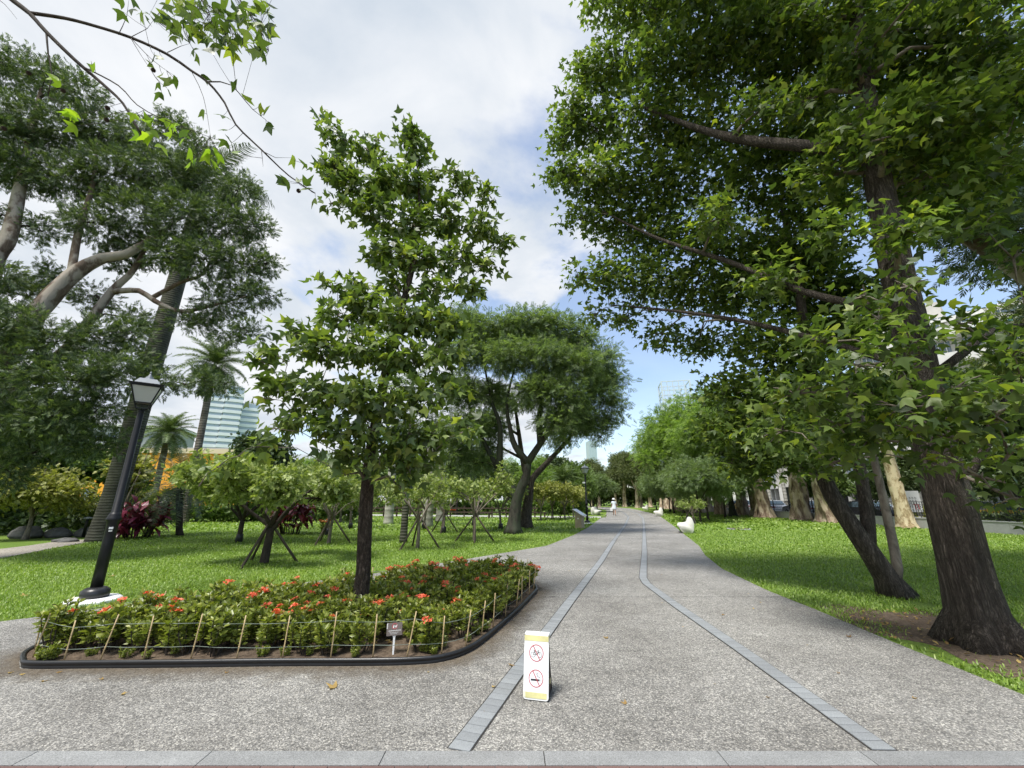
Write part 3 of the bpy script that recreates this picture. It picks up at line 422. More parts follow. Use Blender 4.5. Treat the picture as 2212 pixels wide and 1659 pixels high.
def grow(name, trunks, clumps, nleaf, lsize, T, lmat, bmat, rg, label=None, cat='tree', group=None, root=None, sides=14, fn=None, per=6, sig=.13, squash=.8,
         twigs=5, limb_r=.05, droop=.35, up=.75, spread=.6, nparts=0, step=.25, power=.45, tw_r=.006, view=None, twmat=None):
    """tree from trunk polylines [(pts, radii)], leaf clumps [(x,y,z,r)]; everything local to root"""
    base = Vector(trunks[0][0][0]) if root is None else Vector(root)
    e = empty(name, base, 0, label, cat, group)
    mb = MB(); nodes = []
    for i, tk in enumerate(trunks):
        pts, rad = tk[:2]; mb.mi = tk[2] if len(tk) > 2 else 0
        pts = [Vector(p) - base for p in pts]
        P, RR = resample(pts, rad, step)
        mb.tube(P, RR, sides if i == 0 else max(7, sides - 5), None, True, fn if i == 0 else None)
        nodes += [(p, r) for p, r in zip(P, RR) if p.z > .22 * max(q.z for q in P)] if i == 0 else list(zip(P, RR))
    C = np.array(clumps, float); C[:, :3] -= np.array(base)
    if twmat is not None: mb.mi = 1
    for c in sorted(C.tolist(), key=lambda c: min((Vector(c[:3]) - p).length for p, _ in nodes)):
        if limb_r <= 0: break
        new = wood_to(mb, nodes, c[:3], limb_r, limb_r * .35, rg)
        if new: nodes += new[2:]
    pos, outw, sp, idx = sample_clumps(C, nleaf, rg, per, sig, squash, power)
    seen = {}
    for s_, i in zip(sp, idx):
        k = seen.get(i, 0)
        if k >= twigs: continue
        seen[i] = k + 1; a = Vector(C[i, :3]); b = Vector(s_)
        m = a.lerp(b, .5) + Vector((0, 0, .08 * (b - a).length))
        mb.tube([a, m, b], [limb_r * .35 if limb_r > 0 else tw_r * 1.6, tw_r * 1.5, tw_r], 4, None, False)
    mb.build('trunk', [bmat] + ([twmat] if twmat else []), e, True)
    n = len(pos); fr = frames(n, rg, outw, droop, up, spread); size = lsize * rg.uniform(.65, 1.2, n)
    keep = np.ones(n, bool)
    if nparts:                                     # the leaves nearest the viewer become objects of their own
        W = pos + np.array(base); dist = np.linalg.norm(W - np.array([0, 0, 1.55]), axis=1)
        f = W[:, 1] * .962 + (W[:, 2] - 1.55) * .273; u = W[:, 0] / np.maximum(f, .1); v = (-W[:, 1] * .273 + (W[:, 2] - 1.55) * .962) / np.maximum(f, .1)
        dist[(f < .3) | (np.abs(u) > 1.25) | (np.abs(v) > .93)] = 1e6
        pick = np.argsort(dist / size)[:nparts]; keep[pick] = False
    Vv, Ff = leaf_arrays(pos[keep], tuple(a[keep] for a in fr), size[keep], T)
    cr_ = link('crown', np_mesh('crown', Vv, Ff, lmat), e); cr_['kind'] = 'stuff'
    if nparts:
        me = np_mesh('leaf', T[0], T[1], lmat)
        for i in pick:
            o = link('leaf', me, cr_); s_ = size[i]
            o.matrix_basis = Matrix([[*(fr[0][i][k] * s_, fr[1][i][k] * s_, fr[2][i][k] * s_, pos[i][k])] for k in range(3)] + [[0, 0, 0, 1]])
    return e
def flare(k=5, amp=.35, h=.5, rough=.06, ph=0.0, twist=0.0):
    def fn(p, th, t):
        z = max(p.z, 0); q = math.exp(-z / h)
        return 1 + q * (.55 + amp * math.cos(k * th + ph)) + rough * math.sin(3 * th + 2.1 * z + ph) * .6 + rough * math.sin(7 * th - 3.3 * z + twist * z)
    return fn

# ------------------------------------------------------------------ the setting
def sheet(name, poly, z, mat, label=None):
    mb = MB(); mb.prism(poly, z - .02, z); o = mb.build(name, mat); o['kind'] = 'structure'; return o
mb = MB(); mb.add([(-900, -60, 0), (900, -60, 0), (900, 1500, 0), (-900, 1500, 0)], [(0, 1, 2, 3)])
ground = mb.build('ground', M['lawn']); ground['kind'] = 'structure'
PATH_R = [(4.15, 3.125), (4.19, 3.9), (4.28, 5.19), (4.42, 6.6), (4.50, 7.9), (4.86, 10.23), (5.55, 12.6), (6.48, 15.11), (7.8, 19.5), (9.43, 24.81), (12.3, 34.5), (15.57, 45.8), (19.6, 66), (21.6, 78), (22.0, 90), (19.5, 102), (9, 114)]
PATH_L = [(-14, 1.0), (-10, 3.4), (-6.71, 5.99), (-6.28, 6.40), (-5.8, 6.95), (-4.7, 8.0), (-3.46, 9.09), (-2.4, 10.3), (-1.31, 11.74), (0.0, 13.5), (1.19, 15.11), (2.8, 19.6), (4.37, 24.81), (7.5, 36.5), (10.78, 48.77), (14.2, 64), (15.8, 76), (15.8, 86), (13.5, 95), (4, 104)]
PATH = [(-14, 3.125)] + PATH_R + PATH_L[::-1][:-2] + [(-10.0, 3.4), (-10.3, 3.13)]
PATH = [(-10.3, 3.125)] + PATH_R + PATH_L[::-1][:-2] + [(-10.0, 3.4)]
path = sheet('path', PATH, .004, M['joint'])
def clip_y(poly, y0, y1):
    for lim, s in ((y0, 1), (y1, -1)):
        out = []
        for i in range(len(poly)):
            a, b = poly[i], poly[(i + 1) % len(poly)]; da, db = s * (a[1] - lim), s * (b[1] - lim)
            if da >= 0: out.append(a)
            if (da >= 0) != (db >= 0):
                t = da / (da - db); out.append((a[0] + (b[0] - a[0]) * t, a[1] + (b[1] - a[1]) * t))
        poly = out
    return poly
cuts = [3.125, 7.4, 12.6, 18.5, 26, 34, 43, 54, 66, 80, 121]
for a, b in zip(cuts[:-1], cuts[1:]):
    p = clip_y(PATH, a + (.010 if a > 3.2 else 0), b - .010)
    # drop doubled points
    q = [p[i] for i in range(len(p)) if math.dist(p[i], p[i - 1]) > 1e-4]
    m = MB(); m.prism(q, .003, .014); m.build('slab', M['aggregate'], path)
# paver strips set in the path
STRIP_L = [(-.34, 3.13), (.36, 5.35), (.82, 6.81), (2.33, 11.51), (3.85, 16.55), (7.1, 27), (10.83, 39.75), (13.2, 50), (14.7, 57), (16.6, 69), (17.7, 80), (17.6, 89), (15.5, 98), (6, 108)]
STRIP_R = [(2.37, 3.13), (2.44, 5.0), (2.48, 6.81), (2.56, 8.5), (2.68, 9.1), (4.1, 13.54), (7.85, 25.64), (11.28, 36.84), (14.42, 48.77), (17.58, 64.25), (19.3, 77), (19.6, 89), (17.2, 100), (8, 111)]
paver_me = MB().box((0, 0, 0), (.145, .094, .016)).mesh('paver', M['granite'])
paver_me2 = MB().box((0, 0, 0), (.145, .19, .016)).mesh('paver', M['granite'])
def strip(line, width=.145):
    pts = [Vector((x, y, 0)) for x, y in line]; bed = []; far = MB(); s = .0; n = 0
    seg = [(pts[i], pts[i + 1], (pts[i + 1] - pts[i]).length) for i in range(len(pts) - 1)]
    for i, p in enumerate(pts):
        t = (pts[min(i + 1, len(pts) - 1)] - pts[max(i - 1, 0)]).normalized(); nrm = Vector((t.y, -t.x, 0)); bed.append((p - nrm * (width / 2 + .012), p + nrm * (width / 2 + .012)))
    m = MB()
    V = []
    for a, b in bed: V += [(a.x, a.y, .0165), (b.x, b.y, .0165)]
    m.add(V, [(2 * i, 2 * i + 1, 2 * i + 3, 2 * i + 2) for i in range(len(bed) - 1)]); m.build('joint_bed', M['joint'], path)
    for a, b, L in seg:
        t = (b - a) / L; ang = math.atan2(t.y, t.x) - math.pi / 2; k = max(1, round(L / .1))
        for j in range(k):
            c = a + t * (L * (j + .5) / k)
            if n < 145: link('paver', paver_me, path, (c.x, c.y, .0135 + random.uniform(0, .0015)), (0, 0, ang), (1, L / k / .1, 1)); n += 1
            elif (j % 2) == 0: far.box((c.x + t.x * .05, c.y + t.y * .05, .0135), (.145, .19, .016), ang)
    o = far.build('paver_row', M['granite'], path); o['kind'] = 'stuff'
random.seed(3)
strip(STRIP_L); strip(STRIP_R)
# granite edge and red paving at the viewer's feet
band = sheet('kerb_strip', [(-14, 2.975), (8, 2.975), (8, 3.125), (-14, 3.125)], .004, M['joint'])
x = -9.0
while x < 7.5:
    L = random.choice((.9, 1.0, 1.1)); MB().box((0, 0, 0), (L - .006, .144, .02)).build('granite_slab', M['granite_pale'], band, loc=(x + L / 2, 3.05, .0075)); x += L
plaza = sheet('plaza', [(-14, -20), (8, -20), (8, 2.975), (-14, 2.975)], .004, M['joint'])
bme = MB().box((0, 0, 0), (.196, .096, .02)).mesh('brick', M['brick'])
for j in range(4):
    for i in range(44): link('brick', bme, plaza, (-4.4 + i * .2 + (j % 2) * .1, 2.924 - j * .1, .006 + random.uniform(0, .001)))
mb = MB(); mb.box((-3, -8.85, .006), (22, 22.7, .02)); mb.build('brick_field', M['brick'], plaza)
# gravel walk on the left, pale paved walk behind the lawn, street on the right
sheet('gravel_path', [(-13.2, 10.2), (-13.98, 12), (-14.47, 13.1), (-15.2, 14.55), (-15.96, 16.4), (-16.3, 17.6), (-17.06, 17.5), (-17.36, 16.55), (-16.77, 15.1), (-16.58, 14.15), (-16.2, 12), (-15.8, 10.2)], .02, M['gravel'])
sheet('paved_path', [(-40, 46), (-22, 44.5), (-6, 40.5), (2, 38.5), (8.2, 37.5), (9.0, 41), (2, 42.5), (-6, 44.5), (-22, 48.5), (-40, 50)], .012, M['paving'])
WALL = [(23.9, 2), (23.35, 12), (23.2, 20), (23.0, 27), (23.5, 36), (25.2, 47.5), (29.5, 66), (36, 88), (48, 115)]
def offs(line, d):
    out = []
    for i, p in enumerate(line):
        a, b = line[max(i - 1, 0)], line[min(i + 1, len(line) - 1)]; t = Vector((b[0] - a[0], b[1] - a[1])).normalized(); out.append((p[0] + t.y * d, p[1] - t.x * d))
    return out
sheet('pavement', offs(WALL, .2) + offs(WALL, 3.2)[::-1], .10, M['paving'])
sheet('road', offs(WALL, 3.2) + offs(WALL, 19)[::-1], .02, M['asphalt'])
sheet('pavement', offs(WALL, 19) + offs(WALL, 24)[::-1], .12, M['paving'])
for d0 in (7.0, 13.5):
    L = offs(WALL, d0); Lr = offs(WALL, d0 + .15); sheet('lane_line', L + Lr[::-1], .03, M['white'])
med = sheet('median', offs(WALL, 9.8) + offs(WALL, 12.2)[::-1], .15, M['concrete'])

# ------------------------------------------------------------------ lawn grass
def inside(P, poly):
    x, y = P[:, 0], P[:, 1]; r = np.zeros(len(P), bool); j = len(poly) - 1
    for i in range(len(poly)):
        xi, yi = poly[i]; xj, yj = poly[j]
        c = ((yi > y) != (yj > y)) & (x < (xj - xi) * (y - yi) / (yj - yi + 1e-12) + xi); r ^= c; j = i
    return r
rg = np.random.default_rng(11)
LAWN_L = [(-11.5, 2.2)] + PATH_L[1:15] + [(8.2, 37.3), (2, 38.3), (-6, 40), (-22, 44), (-36, 44), (-30, 22), (-18, 19), (-16.3, 17.8), (-15.9, 16.4), (-15.1, 14.5), (-14.4, 13.1), (-13.9, 12), (-13, 10), (-12.3, 7), (-11.8, 4)]
LAWN_R = PATH_R[:13] + [(29, 66), (24.9, 47.5), (23.2, 36), (22.7, 27), (22.9, 20), (23.1, 12), (23.5, 2), (4.1, 2)]
BARE = [(4.95, 5.0, 1.0), (5.3, 5.9, .75), (5.6, 4.6, .9), (6.2, 6.9, .35), (4.75, 6.1, .3)]
def bare(P):
    f = np.zeros(len(P))
    for x, y, r in BARE: f = np.maximum(f, 1 - np.hypot((P[:, 0] - x), (P[:, 1] - y)) / r)
    return f
def grass(name, zones, label):
    Vs, Fs, off = [], [], 0
    for poly, y0, y1, dens, L, W in zones:
        xs = [p[0] for p in poly]; xa, xb = max(min(xs), -1.45 * y1 - 2), min(max(xs), 1.45 * y1 + 2)
        n = int((xb - xa) * (y1 - y0) * dens); P = np.stack([rg.uniform(xa, xb, n), rg.uniform(y0, y1, n)], 1)
        P = P[inside(P, poly) & (np.abs(P[:, 0]) < 1.42 * P[:, 1] + 1.5)]
        b = bare(P); P = P[(b < .12 + .35 * rg.random(len(P))) | (rg.random(len(P)) < .02)]; n = len(P)
        th = rg.uniform(0, 2 * math.pi, n); lean = rg.uniform(.35, 1.25, n); ll = L * rg.uniform(.55, 1.25, n); ww = W * rg.uniform(.7, 1.3, n)
        d = np.stack([np.cos(th), np.sin(th)], 1); q = np.stack([-np.sin(th), np.cos(th)], 1)
        h = ll * np.cos(lean); o = ll * np.sin(lean)
        z0 = rg.uniform(-.005, .02, n)
        A = np.concatenate([P - q * ww[:, None] / 2, z0[:, None]], 1); B = np.concatenate([P + q * ww[:, None] / 2, z0[:, None]], 1)
        Cc = np.concatenate([P + d * (o * .5)[:, None] - q * ww[:, None] / 2, (z0 + h * .75)[:, None]], 1); Dd = np.concatenate([P + d * (o * .5)[:, None] + q * ww[:, None] / 2, (z0 + h * .75)[:, None]], 1)
        E = np.concatenate([P + d * o[:, None], (z0 + h * .85)[:, None]], 1)
        V = np.stack([A, B, Cc, Dd, E], 1).reshape(-1, 3); f = np.array([(0, 1, 3), (0, 3, 2), (2, 3, 4)]); Fc = (f[None] + (np.arange(n) * 5)[:, None, None]).reshape(-1, 3) + off
        Vs.append(V); Fs.append(Fc); off += len(V)
    o = link(name, np_mesh(name, np.concatenate(Vs), np.concatenate(Fs), M['grass']))
    tag(o, label, 'grass', kind='stuff')
grass('lawn_grass', [(LAWN_L, 2.2, 9, 1300, .055, .010), (LAWN_L, 9, 14, 640, .06, .014), (LAWN_L, 14, 22, 240, .07, .022), (LAWN_L, 22, 44, 22, .13, .08)], 'short broad-bladed grass of the lawn left of the path')
grass('lawn_grass', [(LAWN_R, 2, 8, 1300, .055, .010), (LAWN_R, 8, 13, 640, .06, .014), (LAWN_R, 13, 22, 240, .07, .022), (LAWN_R, 22, 66, 20, .13, .08)], 'short broad-bladed grass of the lawn right of the path')
# bare earth round the two leaning trunks
def soil_patch():
    n = 46; V = []; Fc = []
    cx, cy = 5.45, 5.35
    m = MB(); rings = 6
    for r in range(rings + 1):
        for k in range(n):
            a = 2 * math.pi * k / n; rr = r / rings * (1.15 + .22 * math.sin(3 * a + 1) + .12 * math.sin(7 * a)); V.append((cx + rr * math.cos(a) * 1.0, max(3.2, cy + rr * math.sin(a) * 1.3), .012 + .02 * (1 - r / rings) - (.014 if r == rings else 0) + random.uniform(0, .006)))
    Fc = [(r * n + k, r * n + (k + 1) % n, (r + 1) * n + (k + 1) % n, (r + 1) * n + k) for r in range(rings) for k in range(n)]
    Fc = [f[::-1] for f in Fc]
    m.add(V, Fc); o = m.build('bare_earth', M['soil'], smooth=True); o['kind'] = 'structure'
soil_patch()
def litter(name, label, centre, rad, n, z, size, seed):
    g_ = np.random.default_rng(seed); a = g_.uniform(0, 2 * math.pi, n); r = np.sqrt(g_.random(n))
    pos = np.stack([centre[0] + r * rad[0] * np.cos(a), centre[1] + r * rad[1] * np.sin(a), z + g_.uniform(0, .015, n)], 1)
    fr = frames(n, g_, np.stack([np.cos(a * 7), np.sin(a * 7), 0 * a], 1), 0, 1.0, .3)
    V, Fc = leaf_arrays(pos, fr, size * g_.uniform(.5, 1.3, n), T_OVAL)
    tag(link(name, np_mesh(name, V, Fc, LM['litter'])), label, 'leaf litter', kind='stuff')
litter('leaf_litter', 'dry leaves and bark chips on the bare earth by the right trunk', (5.3, 5.3), (1.0, 1.2), 260, .04, .06, 5)
# ------------------------------------------------------------------ trees seen large
rg = np.random.default_rng(21)
# tall sweetgum on the right
TA = [[(5.19, 5.05, -.05), (5.18, 5.05, .35), (5.18, 5.05, .93), (5.2, 5.05, 1.98), (5.34, 5.08, 3.5), (5.46, 5.1, 5.0), (5.66, 5.15, 6.7), (5.95, 5.2, 8.6), (6.3, 5.3, 10.2), (6.6, 5.4, 11.6)]]
extra = [(6.5, 3.2, 8.5, 1.0), (8.3, 3.6, 7.0, 1.1), (5.0, 3.6, 10.2, 1.1), (3.6, 5.4, 12.8, 1.2), (7.6, 5.5, 11.0, 1.3), (5.6, 6.0, 13.0, 1.3), (8.6, 6.0, 9.0, 1.2)]
grow('sweetgum_tree', [(TA[0], [.285, .245, .226, .21, .195, .178, .16, .13, .10, .05]),
      ([(5.66, 5.12, 6.75), (4.95, 5.7, 7.5), (4.3, 6.3, 8.3), (3.7, 6.8, 9.2), (2.9, 7.2, 10.2)], [.105, .095, .085, .055, .025]),
      ([(5.38, 5.1, 4.0), (4.75, 5.9, 4.75), (4.1, 6.8, 5.9), (3.1, 7.6, 7.0), (2.1, 8.0, 8.0)], [.065, .055, .045, .034, .015]),
      ([(5.3, 5.1, 3.2), (4.8, 6.0, 4.0), (4.2, 7.2, 4.9), (3.2, 8.2, 5.6), (2.3, 8.8, 6.0)], [.05, .045, .038, .028, .012]),
      ([(5.35, 5.1, 3.0), (5.9, 5.0, 3.4), (6.5, 5.1, 3.75), (7.2, 5.2, 3.9)], [.06, .05, .035, .015]),
      ([(5.2, 5.15, 1.85), (5.5, 4.95, 1.9), (5.62, 4.85, 2.15), (5.7, 4.75, 2.5), (6.0, 4.6, 2.9)], [.055, .05, .042, .035, .015]),
      ([(5.18, 5.1, 2.6), (4.7, 4.6, 3.0), (4.2, 4.4, 3.3)], [.045, .035, .015])],
     SWEETGUM_RIGHT + extra, 62000, .128, T_STAR, LM['sweet'], M['bark_sweet'], rg,
     'tall dark sweetgum with thick upright trunk in bare earth at the right edge', 'tree', sides=22, fn=flare(5, .34, .16, .045, .6), nparts=300, limb_r=.05, twigs=6, sig=.16, squash=.75, twmat=M['bark_twig'], per=7)
# forked sweetgum behind it
grow('sweetgum_tree', [([(6.42, 7.5, -.05), (6.3, 7.5, .3), (6.08, 7.5, .78), (5.86, 7.58, 1.35), (5.72, 7.65, 1.9), (5.8, 7.7, 2.8), (6.0, 7.8, 4.0), (6.2, 7.9, 6.2), (6.3, 8, 8.4)], [.19, .165, .15, .14, .125, .11, .095, .08, .05]),
      ([(6.1, 7.5, .72), (6.25, 7.52, 1.3), (6.37, 7.6, 2.2), (6.5, 7.7, 3.27), (6.5, 7.8, 4.5)], [.125, .105, .095, .085, .055]),
      ([(6.45, 7.5, .2), (6.54, 7.5, .43), (6.66, 7.6, 1.15), (6.76, 7.7, 2.04), (6.85, 7.8, 3.4)], [.08, .075, .07, .062, .045], 1)],
     SWEETGUM_FORKED + [(7.6, 8.2, 5.5, 1.0), (7.9, 8.6, 3.6, .9), (6.8, 8.8, 7.2, 1.1)], 16000, .125, T_STAR, LM['sweet'], M['bark_sweet'], rg,
     'leaning dark sweetgum forking into three stems beside the path', 'tree', sides=18, fn=flare(4, .12, .15, .03, 1.2), nparts=150, limb_r=.04, sig=.16, squash=.75, twmat=M['bark_twig'], per=7)
# young sweetgum in the flower bed
YT = [(-1.93, 5.78, -.05), (-1.94, 5.76, .35), (-1.93, 5.75, .69), (-1.95, 5.71, 1.29), (-1.95, 5.66, 2.04), (-1.88, 5.62, 2.79), (-1.76, 5.62, 3.84), (-1.58, 5.7, 5.04), (-1.54, 5.78, 6.09), (-1.65, 5.78, 7.14)]
grow('young_sweetgum_tree', [(YT, [.115, .098, .092, .088, .08, .07, .055, .042, .026, .012])], SWEETGUM_YOUNG, 7800, .132, T_STAR, LM['young'], M['bark_plate'], rg,
     'young sweetgum with plated bark standing in the flower bed', 'tree', sides=18, fn=flare(5, .1, .1, .04), nparts=300, limb_r=.024, twigs=7, sig=.085, squash=.85, droop=.55, up=.55, per=6, tw_r=.004, power=.5, twmat=M['bark_twig'])
# overhanging branch of a sweetgum that stands left of the view
e = empty('sweetgum_tree', (-8.2, 1.2, 0), 0, 'sweetgum branch with sparse leaves and seed balls reaching in at the upper left', 'tree')
base = Vector((-8.2, 1.2, 0))
mb = MB(); mb.tube([(0, 0, -.05), (.05, 0, 2), (.1, .1, 4.5), (.3, .3, 7.5), (.4, .4, 10)], [.26, .2, .17, .12, .04], 12, .4, fn=flare())
b0 = Vector(BRANCH_WOOD[0][0]) - base
mb.tube([(.25, .25, 6.2), Vector((.25, .25, 6.2)).lerp(b0, .5) + Vector((0, 0, .3)), b0], [.07, .045, .03], 6, .3)
mb.tube([Vector((.3, .3, 8.0)), Vector(BRANCH_WOOD[13][0]) - base], [.05, .012], 5)
for i, L in enumerate(BRANCH_WOOD):
    L = [Vector(p) - base for p in L]; r = [.030, .020, .008, .010, .008][i] if i < 5 else (.007 if i in (13, 14, 15) else .004)
    mb.tube(L, [r * (1 - .75 * k / (len(L) - 1)) for k in range(len(L))], 6, .12)
lme = np_mesh('leaf', T_STAR[0], T_STAR[1], LM['sweet']); lme2 = np_mesh('leaf', T_STAR[0], T_STAR[1], LM['lime'])
nseg = [Vector(p) for L in BRANCH_WOOD for p in resample(L, [1] * len(L), .1)[0]]
tw = mb
for i, p in enumerate(BRANCH_LEAVES):
    P = Vector(p); near = min(nseg, key=lambda q: (q - P).length)
    ly = np.array([[random.gauss(0, .5), random.gauss(0, .4), -.8 + random.gauss(0, .3)]]); fr = frames(1, rg, ly, 0, .3, .2)
    if rg.random() < .5: fr = frames(1, rg, ly + np.array([[0, 0, .5]]), 0, .5, .5)
    s_ = .125 * random.uniform(.75, 1.15); lime = i >= len(BRANCH_LEAVES) - 35  # upper leaves get the darker leaf material: their backlit shade put into colour
    o = link('leaf', lme2 if lime else lme, e)
    o.matrix_basis = Matrix([[*(fr[0][0][k] * s_, fr[1][0][k] * s_, fr[2][0][k] * s_, p[k] - base[k])] for k in range(3)] + [[0, 0, 0, 1]])
    if (near - P).length < .6: tw.tube([near - base, (near.lerp(P, .5) + Vector((0, 0, -.01))) - base, P - base], [.0022, .0018, .0014], 4, None, False)
tw.build('branch', M['bark_dark'], e, True)
ball = MB()
for k in range(90):
    ph = math.acos(1 - 2 * (k + .5) / 90); th = k * 2.39996; d = Vector((math.sin(ph) * math.cos(th), math.sin(ph) * math.sin(th), math.cos(ph))); a = d.orthogonal().normalized(); b = d.cross(a)
    r = .018; ball.add([d * r * .8 + a * .005, d * r * .8 - a * .003 + b * .004, d * r * .8 - a * .003 - b * .004, d * r * 1.35], [(0, 1, 3), (1, 2, 3), (2, 0, 3)])
ball.lathe([(.002, -.0165), (.012, -.011), (.0165, 0), (.012, .011), (.002, .0165)], sides=8)
bme_ = ball.mesh('seed_ball', M['wood_dark'])
for p in SEED_BALLS: link('seed_ball', bme_, e, Vector(p) - base)

# big narrow-leaved tree on the left
BW = BIG_LEFT_WOOD
bl = [(BW[0], [.45, .36, .30, .26, .21, .17, .14, .09, .04]), (BW[1], [.19, .17, .15, .12, .09, .04]), (BW[2], [.10, .09, .085, .07, .05, .02]), (BW[3], [.08, .065, .05, .02]), (BW[4], [.3, .22, .2, .16, .11, .05]), (BW[5], [.12, .1, .07, .03])]
bl = [([(p[0], p[1], max(p[2], -.05) if k == 0 else p[2]) for k, p in enumerate(pts)], r) for pts, r in bl]
bl[0][0][0] = (bl[0][0][0][0], bl[0][0][0][1], -.05)
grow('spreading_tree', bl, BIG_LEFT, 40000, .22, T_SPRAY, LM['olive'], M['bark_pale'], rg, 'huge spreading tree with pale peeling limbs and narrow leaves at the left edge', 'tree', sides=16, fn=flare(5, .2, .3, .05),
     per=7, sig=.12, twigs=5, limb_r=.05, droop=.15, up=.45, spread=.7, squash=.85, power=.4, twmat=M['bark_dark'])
# two feathery trees by the bend
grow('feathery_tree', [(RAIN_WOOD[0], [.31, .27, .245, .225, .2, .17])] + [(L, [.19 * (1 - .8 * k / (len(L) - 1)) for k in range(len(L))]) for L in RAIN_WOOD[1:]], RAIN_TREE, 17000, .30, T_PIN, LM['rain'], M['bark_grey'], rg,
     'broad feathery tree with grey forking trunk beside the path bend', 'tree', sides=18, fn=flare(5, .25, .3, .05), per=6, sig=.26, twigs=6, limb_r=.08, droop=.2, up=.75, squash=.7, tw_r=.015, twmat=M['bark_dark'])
grow('feathery_tree', [(RAIN_WOOD_TWO[0], [.30, .26, .23, .19, .15, .11, .04]), (RAIN_WOOD_TWO[1], [.2, .16, .12, .05])], RAIN_TREE_TWO, 7500, .36, T_PIN, LM['rain'], M['bark_sweet'], rg,
     'brown-barked feathery tree close behind the grey forking one', 'tree', sides=16, fn=flare(5, .25, .5, .05), per=5, sig=.32, twigs=4, limb_r=.09, droop=.2, up=.75, squash=.7, tw_r=.015, twmat=M['bark_dark'])

# ------------------------------------------------------------------ trees that repeat: one of each kind, then copies
def proto(name, h, r, zc, n, ls, T, lm, bm, seed, nclump=16, trunk_r=.16, lean=.2, per=5, sig=.3, squash=.8, limb_r=.06, forks=0, zr=None, **kw):
    g_ = np.random.default_rng(seed); zr = zr or (h - zc)
    cl = []
    for i in range(nclump):
        a = i * 2.4 + g_.uniform(-.4, .4); q = math.sqrt((i + .5) / nclump); zz = zc + zr * .75 * (1 - q * q) * g_.uniform(.3, 1.0) - zr * .35 * g_.random()
        cl.append((math.cos(a) * q * r * .75, math.sin(a) * q * r * .75, zz, r * g_.uniform(.28, .42)))
    tr = [([(0, 0, -.05), (lean * .2, 0, zc * .35), (lean * .6, lean * .3, zc * .7), (lean, lean * .4, zc), (lean, 0, zc + zr * .5)], [trunk_r * 1.3, trunk_r, trunk_r * .85, trunk_r * .6, trunk_r * .2])]
    for k in range(forks):
        a = g_.uniform(0, 6.28); tr.append(([(lean * .3, 0, zc * .45), (lean * .3 + .3 * r * math.cos(a), .3 * r * math.sin(a), zc * .8), (.6 * r * math.cos(a), .6 * r * math.sin(a), zc + .2 * zr)], [trunk_r * .6, trunk_r * .5, trunk_r * .15]))
    return grow(name, tr, cl, n, ls, T, lm, bm, g_, None, None, None, (0, 0, 0), 10, flare(5, .2, .3, .05), per, sig, squash, kw.pop('twigs', 4), limb_r, **kw)
def put(p, loc, rz=0, s=1.0, label=None, cat='tree', group=None):
    o = p if not p.get('used') else copy_tree(p)
    p['used'] = 1
    o.location = loc; o.rotation_euler = (0, 0, rz); o.scale = s if hasattr(s, '__len__') else (s, s, s)
    for k in ('label', 'group'):
        if k in o: del o[k]
    return tag(o, label, cat, group)
PR = {}
PR['wood'] = proto('broadleaf_tree', 9, 3.6, 5, 7000, .42, T_BROADSPRAY, LM['wood'], M['bark_grey'], 31, twigs=2)
PR['dark'] = proto('evergreen_tree', 10, 3.4, 5, 7500, .42, T_BROADSPRAY, LM['dark'], M['bark_sweet'], 32, 18, twigs=2)
PR['gold'] = proto('yellow_green_tree', 5.2, 2.4, 2.6, 5200, .26, T_BROADSPRAY, LM['gold'], M['bark_twig'], 33, 16, .09, sig=.22, limb_r=.04, forks=3)
PR['bright'] = proto('bright_green_tree', 10, 3.5, 5.5, 7500, .40, T_PIN, LM['bright'], M['bark_grey'], 34, 18, twigs=2)
PR['mela'] = proto('paperbark_tree', 16, 3.4, 8.0, 14000, .42, T_SPRAY, LM['mela'], M['bark_paper'], 35, 30, .34, .5, forks=2, zr=8.5, twigs=2, droop=.5, up=.3)
PR['row'] = proto('feathery_tree', 6.6, 3.2, 3.6, 8000, .32, T_PIN, LM['row'], M['bark_dark'], 36, 16, .07, .1, limb_r=.03, forks=3, sig=.25, tw_r=.01)
PR['thin'] = proto('fine_leaved_tree', 7.5, 2.8, 4.2, 5200, .36, T_PIN, LM['wood'], M['bark_twig'], 37, 15, .10, .2, forks=3, sig=.28, tw_r=.01)
gw = 'trees behind the left lawn'
ORD = ['first', 'second', 'third', 'fourth', 'fifth', 'sixth', 'seventh', 'eighth', 'ninth', 'tenth', 'eleventh', 'twelfth', 'thirteenth', 'fourteenth', 'fifteenth', 'sixteenth', 'seventeenth', 'eighteenth']
def at(px, Y):                      # ground spot seen under a bearing
    return (px * Y, Y, 0)
